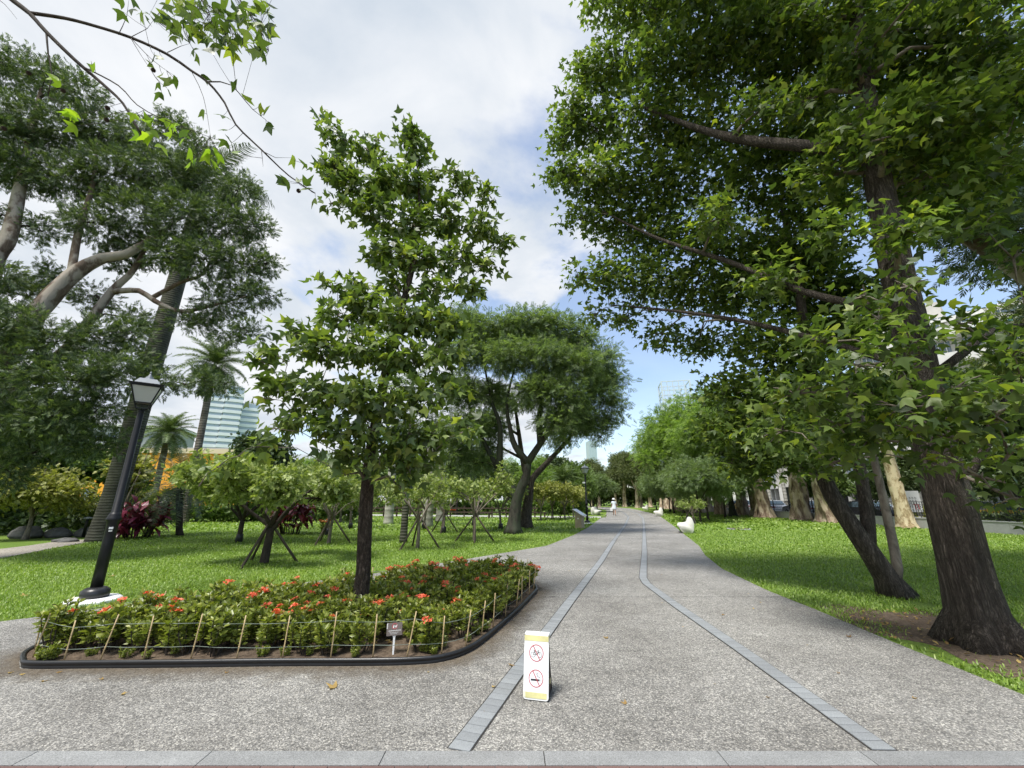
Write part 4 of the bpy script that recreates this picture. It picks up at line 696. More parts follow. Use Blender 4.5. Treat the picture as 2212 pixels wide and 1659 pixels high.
BG = [  # kind, bearing x/y, distance, scale, label
 ('dark', -1.42, 19, 1.05, 'dark evergreen tree filling the shade under the huge left tree'),
 ('dark', -1.20, 25, .95, 'dark evergreen tree behind the gravel walk'),
 ('gold', -1.12, 17.6, .72, 'low yellow-green tree over the rocks beside the gravel walk'),
 ('gold', -1.27, 20, .85, 'yellow-green tree at the far left behind the gravel walk'),
 ('wood', -.99, 27, .72, 'broadleaf tree left of the leaning palm trunk'),
 ('gold', -.90, 34, .72, 'yellow-green tree seen between palm trunk and red plant'),
 ('gold', -.79, 42, .72, 'yellow-green tree in front of the orange building'),
 ('gold', -.70, 38, .72, 'yellow-green tree behind the cycad'),
 ('dark', -.605, 32, .78, 'dense dark-green tree below the tower block'),
 ('wood', -.66, 55, .85, 'broadleaf tree below the left of the tower block'),
 ('wood', -.52, 44, .75, 'broadleaf tree behind the lush staked tree'),
 ('bright', -.46, 52, .80, 'light feathery tree behind the young sweetgum, left side'),
 ('gold', -.44, 36, .9, 'yellow-green tree behind the second red plant'),
 ('thin', -.40, 30, .62, 'fine-leaved tree just left of the young sweetgum trunk'),
 ('wood', -.34, 58, .95, 'broadleaf tree far behind the young sweetgum trunk'),
 ('bright', -.27, 60, .85, 'light feathery tree right of the young sweetgum trunk'),
 ('gold', -.22, 34, .80, 'yellow-green tree beyond the pale palm trunks'),
 ('wood', -.20, 54, .90, 'broadleaf tree left of the feathery pair'),
 ('dark', -.13, 46, .80, 'dark evergreen left behind the feathery pair'),
 ('dark', -.06, 52, .85, 'dark evergreen right behind the grey forking trunk'),
 ('wood', .02, 64, .95, 'broadleaf tree straight behind the brown trunk'),
 ('bright', .06, 50, .74, 'light-green tree above the yellow saplings by the bend'),
 ('wood', .10, 54, .78, 'broadleaf tree left of the second street lamp'),
 ('wood', .15, 62, .98, 'broadleaf tree just left of the teal tower'),
 ('thin', .16, 46, .72, 'fine-leaved tree beside the second street lamp'),
 ('thin', .19, 58, .75, 'fine-leaved tree behind the far bench'),
 ('wood', .185, 95, .80, 'small broadleaf tree at the end of the avenue, left'),
 ('bright', .21, 110, .85, 'pale tree closing the avenue at its far end'),
 ('wood', .235, 118, 1.3, 'broad tree closing the avenue straight behind the walker'),
 ('mela', .205, 88, .72, 'olive tree left behind the walker at the end of the avenue'),
 ('mela', .245, 104, .78, 'olive tree right behind the walker at the end of the avenue'),
 ('mela', .275, 112, .85, 'olive tree at the far right end of the avenue'),
 ('mela', .305, 100, .85, 'tall olive tree right of the avenue end, before the street'),
]
for i, (k, b, Y, s, lab) in enumerate(BG): put(PR[k], at(b, Y), i * 1.3, s, lab, 'tree', gw)
# wood far behind, closing the horizon
for i in range(26):
    b = -1.25 + i * .054; Y = 78 + 14 * ((i * 7) % 5) / 4
    put(PR[('wood', 'dark', 'bright')[i % 3]], at(b, Y), i * .9, 1.0 + .15 * ((i * 3) % 4) / 3, f"{['broadleaf tree', 'dark evergreen', 'pale feathery tree'][i % 3]} in the far left wood, {ORD[i // 3]} of its kind from the left", 'tree', 'trees of the far wood')
# right side: paperbarks along the wall, feathery trees along the path
MEL = [(22.4, 31, .82), (23.6, 41.5, .85), (25.4, 52, .95), (26.4, 57, .98), (27.6, 61.5, 1.0), (28.6, 66, .98), (30, 71, .98), (31.5, 76, .95), (33, 82, .95), (35, 89, .9), (24.8, 84, .9), (25.2, 95, 1.0), (27.5, 104, 1.05), (21, 112, 1.0), (14.5, 116, 1.0), (8.5, 112, .95), (30, 92, 1.0)]
for i, (x, y, s) in enumerate(MEL): put(PR['mela'], (x, y, 0), i * 1.7, s, f'tall olive-green paperbark along the street wall, {ORD[i]} of its row from the near end', 'tree', 'paperbarks along the street wall')
ROW = [(19.3, 38.7, .95, 'dark-stemmed feathery tree nearest the manhole on the right lawn'), (13.4, 30.5, .78, 'feathery young tree staked just behind the nearest bench'), (15.8, 34.5, .85, 'feathery young tree second from the nearest bench'), (17.6, 42, .92, 'feathery young tree at the right of the path bend'), (18.4, 48.5, .95, 'feathery young tree beside the second right-hand bench'), (20.4, 55, .95, 'feathery young tree further along the right path edge'), (22, 62, .95, 'feathery young tree near the far right bench'), (23.4, 69, 1.0, 'last feathery young tree on the right of the avenue'), (11.2, 56, .85, 'feathery young tree left of the walker'), (13.4, 70, .95, 'feathery tree at the far left of the bend')]
for i, (x, y, s, lab) in enumerate(ROW): put(PR['row'], (x, y, 0), i * 2.1, s, lab, 'tree', 'feathery trees along the path')
put(PR['bright'], (20.4, 50, 0), .4, 1.55, 'bright green tree rising over the right of the avenue', 'tree')
put(PR['bright'], (21.2, 41, 0), 2.4, 1.42, 'bright green tree half hidden behind the sweetgum canopy', 'tree')
put(PR['dark'], (31, 26, 0), 1.0, 1.25, 'dark evergreen street tree right of the pale building', 'tree')
put(PR['dark'], (28.5, 14.5, 0), 2.0, 1.15, 'dark evergreen street tree at the far right edge', 'tree')
put(PR['wood'], (40, 30, 0), 2.0, .95, 'green street tree below the pale building', 'tree')
for x_, y_, s_, lab in [(27.2, 22.5, .55, 'small street tree behind the fence right of the yellow trunk'), (26.8, 36, .6, 'small street tree behind the fence between the twisted trunks'), (27, 29.5, .55, 'small street tree behind the fence beside the blue sign'), (45, 24, 1.0, 'street tree in front of the shops at the right edge'), (44, 38, .95, 'street tree in front of the rounded balconies')]:
    put(PR['dark' if y_ != 36 else 'wood'], (x_, y_, .1), x_ + y_, s_, lab, 'tree', 'street trees')
# leaning pale trunk entering from the right edge
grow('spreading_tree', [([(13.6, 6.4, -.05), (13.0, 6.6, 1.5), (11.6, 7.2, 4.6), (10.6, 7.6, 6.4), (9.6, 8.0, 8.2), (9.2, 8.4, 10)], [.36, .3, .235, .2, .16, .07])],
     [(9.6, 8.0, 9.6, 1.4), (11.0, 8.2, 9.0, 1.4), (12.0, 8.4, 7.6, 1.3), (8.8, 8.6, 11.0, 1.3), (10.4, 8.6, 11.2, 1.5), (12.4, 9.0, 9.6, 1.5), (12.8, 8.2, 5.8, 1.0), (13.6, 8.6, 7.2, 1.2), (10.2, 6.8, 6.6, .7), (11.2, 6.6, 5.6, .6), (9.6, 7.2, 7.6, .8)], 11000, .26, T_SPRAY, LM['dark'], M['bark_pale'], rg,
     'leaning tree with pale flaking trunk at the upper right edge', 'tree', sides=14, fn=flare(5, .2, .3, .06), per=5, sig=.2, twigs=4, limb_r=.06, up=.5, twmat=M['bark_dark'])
# paperbark trunks by the wall, each with its own build
def paper_trunk(loc, h, r, seed, label, bm, k=5, twist=2.0, lean=(0, 0), cut=False, amp=.30, crown=True, stem=True):
    g_ = np.random.default_rng(seed); e = empty('paperbark_tree', (*loc, 0), 0, label, 'tree', 'paperbark trunks by the street wall')
    def fn(p, th, t):
        z = max(p.z, 0)
        return 1 + amp * (abs(math.sin(.5 * (k * th + twist * z + seed))) * 2 - 1.3) + .10 * math.sin(11 * th - 2.3 * z) + .06 * math.sin(17 * th + 5 * z) + .45 * math.exp(-z / .35)
    mb = MB(); hh = h if cut else 6.5
    mb.tube([(0, 0, -.05), (lean[0] * .15, lean[1] * .15, hh * .12), (lean[0] * .5, lean[1] * .5, hh * .35), (lean[0] * .8, lean[1] * .8, hh * .7), (*lean, hh)], [r, r * .95, r * .9, r * .75, r * (.7 if cut else .4)], 30, .12, fn=fn)
    if stem:
        for s in range(3):
            a = g_.uniform(0, 6.28); mb.tube([(math.cos(a) * r * 1.5, math.sin(a) * r * 1.5, -.05), (math.cos(a) * r * 1.05, math.sin(a) * r * 1.05, h * .2), (math.cos(a + 1) * r * .8, math.sin(a + 1) * r * .8, h * .5), (math.cos(a + 1.6) * r * .7, math.sin(a + 1.6) * r * .7, h * .8)], [r * .28, r * .22, r * .2, r * .12], 8, .15)
    mb.build('trunk', bm, e, True)
    if crown and not cut:
        cl = [(lean[0] + g_.normal(0, 1.3), lean[1] + g_.normal(0, 1.3), g_.uniform(5.5, 9.5), g_.uniform(.8, 1.3)) for _ in range(9)]
        pos, outw, sp, idx = sample_clumps(cl, 2600, g_, 5, .3)
        fr = frames(len(pos), g_, outw, .4, .4, .6); V, Fc = leaf_arrays(pos, fr, .4 * g_.uniform(.7, 1.2, len(pos)), T_SPRAY)
        c = link('crown', np_mesh('crown', V, Fc, LM['mela']), e); c['kind'] = 'stuff'
        mb = MB()
        for q in cl: mb.tube([(lean[0] * .8, lean[1] * .8, 4.3), Vector((lean[0] * .8, lean[1] * .8, 4.3)).lerp(Vector(q[:3]), .5) + Vector((0, 0, .3)), q[:3]], [r * .35, r * .2, .03], 6, .5)
        mb.build('branch', bm, e, True)
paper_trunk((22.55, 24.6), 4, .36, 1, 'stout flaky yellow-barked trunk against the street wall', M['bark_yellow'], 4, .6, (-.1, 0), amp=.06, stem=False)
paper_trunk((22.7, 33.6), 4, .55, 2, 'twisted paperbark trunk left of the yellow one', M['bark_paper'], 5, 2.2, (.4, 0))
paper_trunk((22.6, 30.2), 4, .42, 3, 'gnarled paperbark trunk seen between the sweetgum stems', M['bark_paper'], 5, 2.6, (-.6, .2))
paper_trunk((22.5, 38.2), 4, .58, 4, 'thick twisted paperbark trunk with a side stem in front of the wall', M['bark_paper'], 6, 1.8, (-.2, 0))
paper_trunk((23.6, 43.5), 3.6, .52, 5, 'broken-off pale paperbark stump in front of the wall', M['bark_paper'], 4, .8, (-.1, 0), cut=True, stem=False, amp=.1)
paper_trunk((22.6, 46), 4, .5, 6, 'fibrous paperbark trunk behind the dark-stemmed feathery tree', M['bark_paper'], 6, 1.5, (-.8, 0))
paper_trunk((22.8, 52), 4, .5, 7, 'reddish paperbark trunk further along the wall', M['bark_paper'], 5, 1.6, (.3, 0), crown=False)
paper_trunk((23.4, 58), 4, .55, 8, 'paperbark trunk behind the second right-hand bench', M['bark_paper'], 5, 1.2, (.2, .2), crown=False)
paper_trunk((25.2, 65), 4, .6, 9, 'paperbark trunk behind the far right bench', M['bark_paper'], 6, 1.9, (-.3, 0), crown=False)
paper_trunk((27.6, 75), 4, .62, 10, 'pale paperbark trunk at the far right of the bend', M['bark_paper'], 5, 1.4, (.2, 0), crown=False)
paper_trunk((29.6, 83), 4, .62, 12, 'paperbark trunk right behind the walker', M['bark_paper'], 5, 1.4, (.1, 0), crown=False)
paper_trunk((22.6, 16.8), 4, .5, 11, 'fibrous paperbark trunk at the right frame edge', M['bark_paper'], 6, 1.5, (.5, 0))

# ------------------------------------------------------------------ young staked trees on the left lawn
def young(name, seed, r, h, nl, ls, lm, bm, trunk_r=.07, sparse=False, T=T_BROADSPRAY):
    g_ = np.random.default_rng(seed); e = empty(name); mb = MB(); tips = []
    mb.tube([(0, 0, -.05), (.02, .01, .45), (.05, 0, .85)], [trunk_r * 1.2, trunk_r, trunk_r * .9], 10, .12)
    for k in range(7):
        a = k * .9 + g_.uniform(-.2, .2); q = r * g_.uniform(.45, .8)
        p1 = Vector((.05, 0, .75 + .03 * k)); p2 = Vector((math.cos(a) * q * .45, math.sin(a) * q * .45, .9 + (h - .9) * .35)); p3 = Vector((math.cos(a) * q, math.sin(a) * q, .9 + (h - .9) * g_.uniform(.35, .8)))
        mb.tube([p1, p2 + Vector(g_.normal(0, .06, 3)), p3], [trunk_r * .6, trunk_r * .42, trunk_r * .2], 6, .12)
        for j in range(6):
            b = a + g_.uniform(-1, 1); st = p2.lerp(p3, g_.uniform(.1, 1)); L = r * g_.uniform(.25, .5)
            en = st + Vector((math.cos(b) * L, math.sin(b) * L, g_.uniform(.05, .5) * L * 1.6)); md = st.lerp(en, .5) + Vector(g_.normal(0, .05, 3))
            mb.tube([st, md, en], [trunk_r * .2, trunk_r * .14, .006], 4, None, False)
            tips += [en, md.lerp(en, .5)]
            for q2 in range(2):
                f2 = md + Vector(g_.normal(0, .16, 3)) + Vector((0, 0, .12)); mb.tube([md, f2], [.007, .004], 3, None, False); tips.append(f2)
    mb.build('trunk', bm, e, True)
    cl = [(t.x, t.y, t.z + .03, .2 if sparse else .28) for t in tips]
    pos, outw, sp, idx = sample_clumps(cl, nl, g_, 3, .07); fr = frames(len(pos), g_, outw, .1, .5, .7)
    V, Fc = leaf_arrays(pos, fr, ls * g_.uniform(.7, 1.2, len(pos)), T); c = link('crown', np_mesh('crown', V, Fc, lm), e); c['kind'] = 'stuff'
    return e
stake_me = MB().tube([(0, 0, -.05), (0, 0, 1.0)], [.032, .03], 8).mesh('stake', M['stake_wood'], True)
def stakes(o, n, spread, top, a0=0.3):
    for k in range(n):
        a = a0 + k * 2 * math.pi / n; b = Vector((math.cos(a) * spread, math.sin(a) * spread, 0)); t = Vector((-math.cos(a) * .1, -math.sin(a) * .1, top)); d = t - b
        s_ = link('stake', stake_me, o, b); s_.rotation_euler = d.to_track_quat('Z', 'Y').to_euler(); s_.scale = (1, 1, d.length)
bag_me = MB().lathe([(.10, 0), (.13, .05), (.125, .2), (.115, .3), (.07, .31)], sides=10).mesh('trunk_bag', M['plastic'], True)
Y_LUSH = young('staked_tree', 41, 1.85, 2.5, 5200, .17, LM['plum'], M['bark_dark'], .095)
Y_SP = young('staked_tree', 42, 1.35, 2.5, 900, .17, LM['plum'], M['bark_twig'], .06, True)
Y_SP2 = young('staked_tree', 43, 1.5, 2.7, 1300, .17, LM['plum'], M['bark_twig'], .06, True)
Y_GOLD = young('staked_tree', 44, 1.3, 2.5, 2200, .19, LM['gold'], M['bark_twig'], .055)
YT_ = [(Y_LUSH, -6.25, 11.1, 1.0, 0, 3, 0, 'lush round young tree on three dark stakes, nearest the lamp'), (Y_LUSH, -10.3, 16.4, .95, 2, 0, 1, 'bushy young tree with black-wrapped foot behind the lush staked one'),
 (Y_SP2, -6.7, 15.9, .95, 1, 3, 0, 'thin-leaved young tree on crossed stakes left of the sweetgum trunk'), (Y_SP, -5.9, 17.2, .9, 3, 0, 1, 'thin-leaved young tree with black-wrapped foot just left of the sweetgum trunk'), (Y_SP2, -8.3, 19.5, .9, 4, 0, 1, 'thin-leaved young tree with black foot beside the second red plant'),
 (Y_SP, -3.12, 14.4, .95, 5, 3, 0, 'pale-stemmed sparse tree on two crossed stakes right of the sweetgum trunk'), (Y_SP2, -1.44, 16.7, 1.0, 2.2, 4, 0, 'sparse twiggy tree on crossed stakes left of the grey forking trunk'), (Y_SP, -3.3, 20.8, 1.0, 1.1, 3, 1, 'sparse young tree with black foot and stakes behind the twiggy one'),
 (Y_SP2, -.62, 23.6, 1.0, 3.1, 0, 1, 'sparse young tree with black foot just left of the grey forking trunk'), (Y_SP2, -4.8, 23.5, 1.05, .4, 0, 1, 'sparse young tree between the pale palm trunks'), (Y_SP, -9.0, 24, 1.1, 2.7, 0, 1, 'sparse young tree far behind the second red plant'), (Y_SP, -2.4, 27, 1.1, 5.1, 0, 1, 'sparse young tree farthest back beside the wooden rail'),
 (Y_GOLD, 2.2, 33, 1.15, 0, 0, 0, 'yellowish young tree right of the brown trunk'), (Y_GOLD, 3.4, 35.5, 1.1, 2, 3, 0, 'yellowish young tree on stakes by the pale walk'), (Y_GOLD, 4.2, 34, 1.1, 4, 2, 0, 'yellowish young tree nearest the second street lamp'), (Y_GOLD, 5.6, 39, 1.05, 1, 0, 0, 'yellowish young tree behind the second street lamp'),
 (Y_SP2, 11.9, 28.2, .62, 1, 3, 1, 'slim sapling on tripod stakes right behind the nearest bench'), (Y_SP, 13.2, 32.2, .62, 2, 3, 1, 'slim sapling on tripod stakes further behind the nearest bench')]
for pr_, x, y, s, rz, ns, bag, lab in YT_:
    o = put(pr_, (x, y, 0), rz, s, lab, 'tree', 'young trees on the lawn')
    for ch in [c for c in o.children if c.name.split('.')[0] in ('stake', 'trunk_bag')]: bpy.data.objects.remove(ch)
    if ns: stakes(o, ns, .75 / s, 1.15 / s, rz + .4)
    if bag: link('trunk_bag', bag_me, o, scale=1 / s)

# ------------------------------------------------------------------ palms, cycad, red ti plants
def frond_mesh(name, L, nl, ll, w, arch, lm, vee=.5, tip=.5):
    V = []; Fc = []; sp = []; rj = random.Random(nl)
    for i in range(13):
        t = i / 12; sp.append(Vector((L * t * (1 - .18 * arch * t), 0, L * (.32 * arch * t - .62 * arch * t * t))))
    def S(t):
        k = min(int(t * 12), 11); return sp[k].lerp(sp[k + 1], t * 12 - k)
    for i in range(12):
        r = .018 * L / 3 * (1 - i / 13); b = len(V); a, c = sp[i], sp[i + 1]
        V += [a + Vector((0, r, 0)), a - Vector((0, r, 0)), c - Vector((0, r, 0)), c + Vector((0, r, 0))]; Fc.append((b, b + 1, b + 2)); Fc.append((b, b + 2, b + 3))
    for i in range(nl):
        t = .12 + .86 * i / (nl - 1); p = S(t); tg = (S(min(1, t + .03)) - S(max(0, t - .03))).normalized(); k = ll * math.sin(math.pi * (.15 + .78 * t)) ** .6
        for s in (-1, 1):
            d = (Vector((0, s, rj.uniform(-.35, .25))) + tg * rj.uniform(.3, .8) + Vector((0, 0, vee))).normalized(); e1 = p + d * k * .55; e2 = p + (d + Vector((0, 0, -tip))).normalized() * k; b = len(V)
            V += [p - tg * w / 2, p + tg * w / 2, e1 + tg * w * .45, e1 - tg * w * .45, e2]; Fc += [(b, b + 1, b + 2), (b, b + 2, b + 3), (b + 3, b + 2, b + 4)]
    return np_mesh(name, [tuple(v) for v in V], Fc, lm)
def palm(name, loc, h, r, fm, nf, label, bm, cat='palm', lean=(0, 0), elev=(75, -55), bulge=0, sc=1.0, dead=None, seed=1, shaft=None):
    g_ = random.Random(seed); e = empty(name, (*loc, 0), 0, label, cat)
    mb = MB(); mb.tube([(0, 0, -.05), (lean[0] * .2, lean[1] * .2, h * .12), (lean[0] * .45, lean[1] * .45, h * .4), (lean[0] * .8, lean[1] * .8, h * .75), (*lean, h)], [r * 1.25, r * (1 + bulge * .3), r * (1 + bulge), r * .95, r * .8], 14, .25)
    mb.build('trunk', bm, e, True)
    if shaft: MB().tube([(*lean, h - .05), (*lean, h + shaft)], [r * .85, r * .45], 12).build('crown_shaft', LM['frond'], e, True)
    top = h + (shaft or 0)
    for i in range(nf):
        q = (i + .5) / nf; el = R(elev[0] + (elev[1] - elev[0]) * q); az = i * 2.39996 + g_.uniform(-.15, .15)
        o = link('frond', fm, e, (lean[0], lean[1], top - .25 * q * r), (0, -el, az), sc * g_.uniform(.88, 1.1))
        o.rotation_euler = (Matrix.Rotation(az, 3, 'Z') @ Matrix.Rotation(-el, 3, 'Y')).to_euler()
    if dead:
        for i in range(10):
            o = link('dry_frond', dead, e, (lean[0], lean[1], top - .3)); o.rotation_euler = (Matrix.Rotation(i * 2.4, 3, 'Z') @ Matrix.Rotation(R(72), 3, 'Y')).to_euler(); o.scale = (.5 * sc,) * 3
    return e
F_ROYAL = frond_mesh('frond', 3.4, 44, .8, .045, 1.1, LM['frond_dark'], .1, .9)
F_PHX = frond_mesh('frond', 3.0, 60, .5, .04, .9, LM['frond'], .35, .4)
F_CYC = frond_mesh('frond', 1.5, 30, .24, .02, .9, LM['frond_dark'], .35, .15)
F_DRY = frond_mesh('dry_frond', 2.4, 24, .4, .06, .2, LM['dead'], .2, .6)
palm('royal_palm', (-15.85, 16.7), 15.4, .36, F_ROYAL, 15, 'thick grey ringed palm trunk behind the near street lamp', M['bark_royal'], lean=(.3, .3), elev=(70, -25), bulge=.08, shaft=1.4)
palm('date_palm', (-22.9, 30), 11.6, .24, F_PHX, 46, 'tall date palm in front of the tower block', M['bark_phoenix'], dead=F_DRY, lean=(-.2, 0), seed=2, sc=.95)
palm('date_palm', (-33.9, 40), 7.8, .28, F_PHX, 50, 'shorter date palm in front of the orange building', M['bark_phoenix'], dead=F_DRY, seed=3)
palm('fan_palm', (5.6, 46), 3.4, .16, F_PHX, 40, 'low feathery palm left of the second street lamp', M['bark_phoenix'], elev=(80, -40), seed=4, sc=.9)
palm('cycad', (-14.7, 19.2), 2.15, .13, F_CYC, 44, 'dark cycad with drooping fronds beside the red plant', M['bark_dark'], lean=(-.5, 0), elev=(82, -60), seed=5, sc=1.4, dead=None)
F_SM = frond_mesh('frond', 1.8, 40, .4, .04, 1.0, LM['frond'], .2, .6)
palm('slim_palm', (-4.05, 16.2), 5.4, .13, F_SM, 10, 'smooth green-grey palm trunk right of the sweetgum trunk', M['bark_royal'], elev=(70, -20), shaft=.6, seed=6)
palm('bottle_palm', (-5.1, 25.9), 5.0, .30, F_ROYAL, 10, 'pale swollen palm trunk behind the sparse trees', M['bark_bottle'], elev=(70, -15), bulge=.15, shaft=.9, seed=7, sc=.8)
palm('bottle_palm', (-5.3, 31.5), 5.0, .28, F_ROYAL, 10, 'second pale palm trunk, farther back on the right', M['bark_bottle'], elev=(70, -15), bulge=.15, shaft=.9, seed=9, sc=.8)
palm('bottle_palm', (-8.2, 28.5), 5.0, .28, F_ROYAL, 10, 'pale palm trunk hidden left of the sweetgum trunk', M['bark_bottle'], elev=(70, -15), bulge=.15, shaft=.9, seed=10, sc=.8)
wl_ = offs(WALL, 11)
for i, (x, y) in enumerate([(34.2, 30), (34.0, 35.5), (34.2, 41), (35.2, 47), (36.4, 52.5), (37.5, 58), (34.2, 24.5), (39, 64)]):
    palm('royal_palm', (x, y), 7.5, .24, F_ROYAL, 12, f"slender pale royal palm on the street median, {['third', 'fourth', 'fifth', 'sixth', 'seventh', 'farthest but one', 'second', 'farthest'][i]} from the right", M['bark_bottle'], elev=(70, -20), shaft=1.0, seed=20 + i, sc=.85)['group'] = 'palms on the street median'
strap = np_mesh('leaf', [(0, 0, 0), (.035, .15, .02), (-.035, .15, .02), (.05, .36, .0), (-.05, .36, .0), (0, .62, -.16)], [(0, 1, 2), (2, 1, 3), (2, 3, 4), (4, 3, 5)], LM['ti'])
def ti_plant(loc, w, h, n, seed, label):
    g_ = random.Random(seed); e = empty('red_ti_plant', (*loc, 0), 0, label, 'plant', 'red-leaved plants on the left lawn'); mb = MB(); heads = []
    for k in range(26):
        a = g_.uniform(0, 6.28); q = math.sqrt(g_.random()); hh = h * g_.uniform(.45, .95) * (1 - .25 * q); b = Vector((math.cos(a) * q * w * .28, math.sin(a) * q * w * .28, 0)); t = Vector((math.cos(a) * q * w * .5, math.sin(a) * q * w * .5, hh))
        mb.tube([b, b.lerp(t, .5) + Vector((0, 0, .04)), t], [.018, .014, .012], 5); heads.append(t)
    mb.build('stem', M['bark_dark'], e, True)
    for i in range(n):
        t = heads[i % len(heads)]; a = g_.uniform(0, 6.28); el = g_.uniform(-.6, 1.25)
        o = link('leaf', strap, e, Vector((t.x * .95, t.y * .95, t.z - g_.uniform(0, .5)))); o.rotation_euler = (Matrix.Rotation(a, 3, 'Z') @ Matrix.Rotation(el, 3, 'X')).to_euler(); o.scale = (g_.uniform(1.5, 2.2), g_.uniform(.75, 1.15), 1)
ti_plant((-15.75, 18.2), 1.6, 1.75, 299, 1, 'wide dark red-leaved plant just right of the palm trunk')
ti_plant((-10.35, 20.0), 1.7, 2.2, 299, 2, 'tall red-leaved plant behind the lush staked tree')

# ------------------------------------------------------------------ flower bed
BED = [(-4.72, 4.52), (-4.55, 4.44), (-3.97, 4.45), (-3.11, 4.47), (-2.24, 4.50), (-1.36, 4.51), (-.95, 4.54), (-.68, 4.62), (-.45, 4.87), (-.25, 5.38), (.03, 6.28), (.33, 7.38), (.42, 7.80), (.36, 8.35), (.08, 8.75), (-.6, 8.75), (-1.6, 8.15), (-2.65, 7.2), (-3.75, 6.2), (-4.6, 5.5), (-5.02, 5.08), (-4.95, 4.75)]
def smooth_loop(P, k=4):
    n = len(P); out = []
    for i in range(n):
        p0, p1, p2, p3 = [Vector((*P[(i + d) % n], 0)) for d in (-1, 0, 1, 2)]
        for j in range(k):
            t = j / k; v = .5 * ((2 * p1) + (p2 - p0) * t + (2 * p0 - 5 * p1 + 4 * p2 - p3) * t * t + (3 * p1 - p0 - 3 * p2 + p3) * t ** 3); out.append((v.x, v.y))
    return out
LOOP = smooth_loop(BED)
def offset_loop(L, d):
    n = len(L); out = []
    for i in range(n):
        a, b = L[i - 1], L[(i + 1) % n]; t = Vector((b[0] - a[0], b[1] - a[1])).normalized(); out.append((L[i][0] + t.y * d, L[i][1] - t.x * d))
    return out
bed = empty('flower_bed', (-2.2, 5.6, 0), 0, 'kerbed flower bed of soil with black plastic edging beside the path', 'flower bed')
bo = Vector((-2.2, 5.6, 0))
def soil_bed():
    inn = offset_loop(LOOP, -.02); n = len(inn); V = []; cx, cy = -2.2, 5.6
    rings = 7; g_ = random.Random(2)
    for r in range(rings + 1):
        for x, y in inn: q = r / rings; V.append(((x - cx) * q, (y - cy) * q, .05 + .05 * (1 - q) + g_.uniform(0, .025)))
    Fc = [(r * n + k, (r + 1) * n + k, (r + 1) * n + (k + 1) % n, r * n + (k + 1) % n) for r in range(rings) for k in range(n)]
    m = MB(); m.add(V, Fc); m.build('soil', M['soil'], bed, True)
soil_bed()
def sweep(name, loop, prof, mat, parent, o3):
    n = len(loop); V = []; k = len(prof)
    for i in range(n):
        a, b = loop[i - 1], loop[(i + 1) % n]; t = Vector((b[0] - a[0], b[1] - a[1])).normalized(); nx, ny = t.y, -t.x
        for (d, z) in prof: V.append((loop[i][0] + nx * d - o3.x, loop[i][1] + ny * d - o3.y, z))
    Fc = [(i * k + j, ((i + 1) % n) * k + j, ((i + 1) % n) * k + (j + 1) % k, i * k + (j + 1) % k) for i in range(n) for j in range(k)]
    m = MB(); m.add(V, Fc); return m.build(name, mat, parent, True)
sweep('edging', LOOP, [(.006, .012), (.014, .026), (.009, .036), (.008, .046), (.020, .054), (.026, .067), (.020, .080), (.006, .085), (-.010, .080), (-.014, .066), (-.006, .048), (-.006, .012)], M['plastic'], bed, bo)
def stain_ring():
    n = len(LOOP); V = []; att = []; W = [0, .06, .14, .24, .38, .55]
    Ls = [offset_loop(LOOP, w + .02) for w in W]
    for j, L in enumerate(Ls):
        for x, y in L: V.append((x, y, .0175)); att.append(1 - j / (len(W) - 1))
    Fc = [(j * n + i, (j + 1) * n + i, (j + 1) * n + (i + 1) % n, j * n + (i + 1) % n) for j in range(len(W) - 1) for i in range(n)]
    m = MB(); m.add(V, Fc); o = m.build('dirt_film', M['stain'], path); a = o.data.attributes.new('edge', 'FLOAT', 'POINT'); a.data.foreach_set('value', att)
stain_ring()
# ixora shrubs: four kinds, many copies
def ixora(seed, h):
    g_ = np.random.default_rng(seed); e = empty('ixora_shrub'); mb = MB(); tips = []
    for k in range(11):
        a = g_.uniform(0, 6.28); q = g_.uniform(.04, .21); t = Vector((math.cos(a) * q, math.sin(a) * q, h * g_.uniform(.72, 1.08))); b = Vector((math.cos(a) * .05, math.sin(a) * .05, -.02))
        mb.tube([b, b.lerp(t, .5) + Vector(g_.normal(0, .02, 3)), t], [.006, .005, .003], 4, None, False); tips.append((t, b))
    mb.build('stem', M['bark_dark'], e)
    P = []; O = []
    for t, b in tips:
        for j in range(34):
            f = g_.uniform(.22, 1.0) ** .7; p = b.lerp(t, f); a = j * 2.4 + g_.uniform(-.5, .5); P.append(tuple(p)); O.append((math.cos(a), math.sin(a), .9 if f > .85 else .35))
    P = np.array(P); O = np.array(O); fr = frames(len(P), g_, O, 0, .65, .25); V, Fc = leaf_arrays(P, fr, (.068 * g_.uniform(.7, 1.25, len(P))), T_OVAL)
    c = link('foliage', np_mesh('foliage', V, Fc, LM['ixora']), e); c['kind'] = 'stuff'
    return e, [t for t, _ in tips]
IX = [ixora(50 + k, h) for k, h in enumerate((.33, .40, .36, .30))]
def flower_mesh(seed):
    g_ = np.random.default_rng(seed); n = 34; a = g_.uniform(0, 6.28, n); q = np.sqrt(g_.random(n)) * .042
    P = np.stack([q * np.cos(a), q * np.sin(a), .03 - q * .45 + g_.uniform(0, .012, n)], 1); O = np.stack([np.cos(a * 5), np.sin(a * 5), .3 + 0 * a], 1)
    V, Fc = leaf_arrays(P, frames(n, g_, O, 0, .8, .3), .026 * g_.uniform(.8, 1.3, n), tmpl([(0, 0, 0), (.4, .5, 0), (0, 1, 0), (-.4, .5, 0)], [(0, 1, 2), (0, 2, 3)])); return np_mesh('flower_head', V, Fc, LM['flower'])
FL = [flower_mesh(k) for k in range(3)]
rs = random.Random(9); spots = []
inner = offset_loop(LOOP, -.17); ia = np.array(inner)
tries = 0
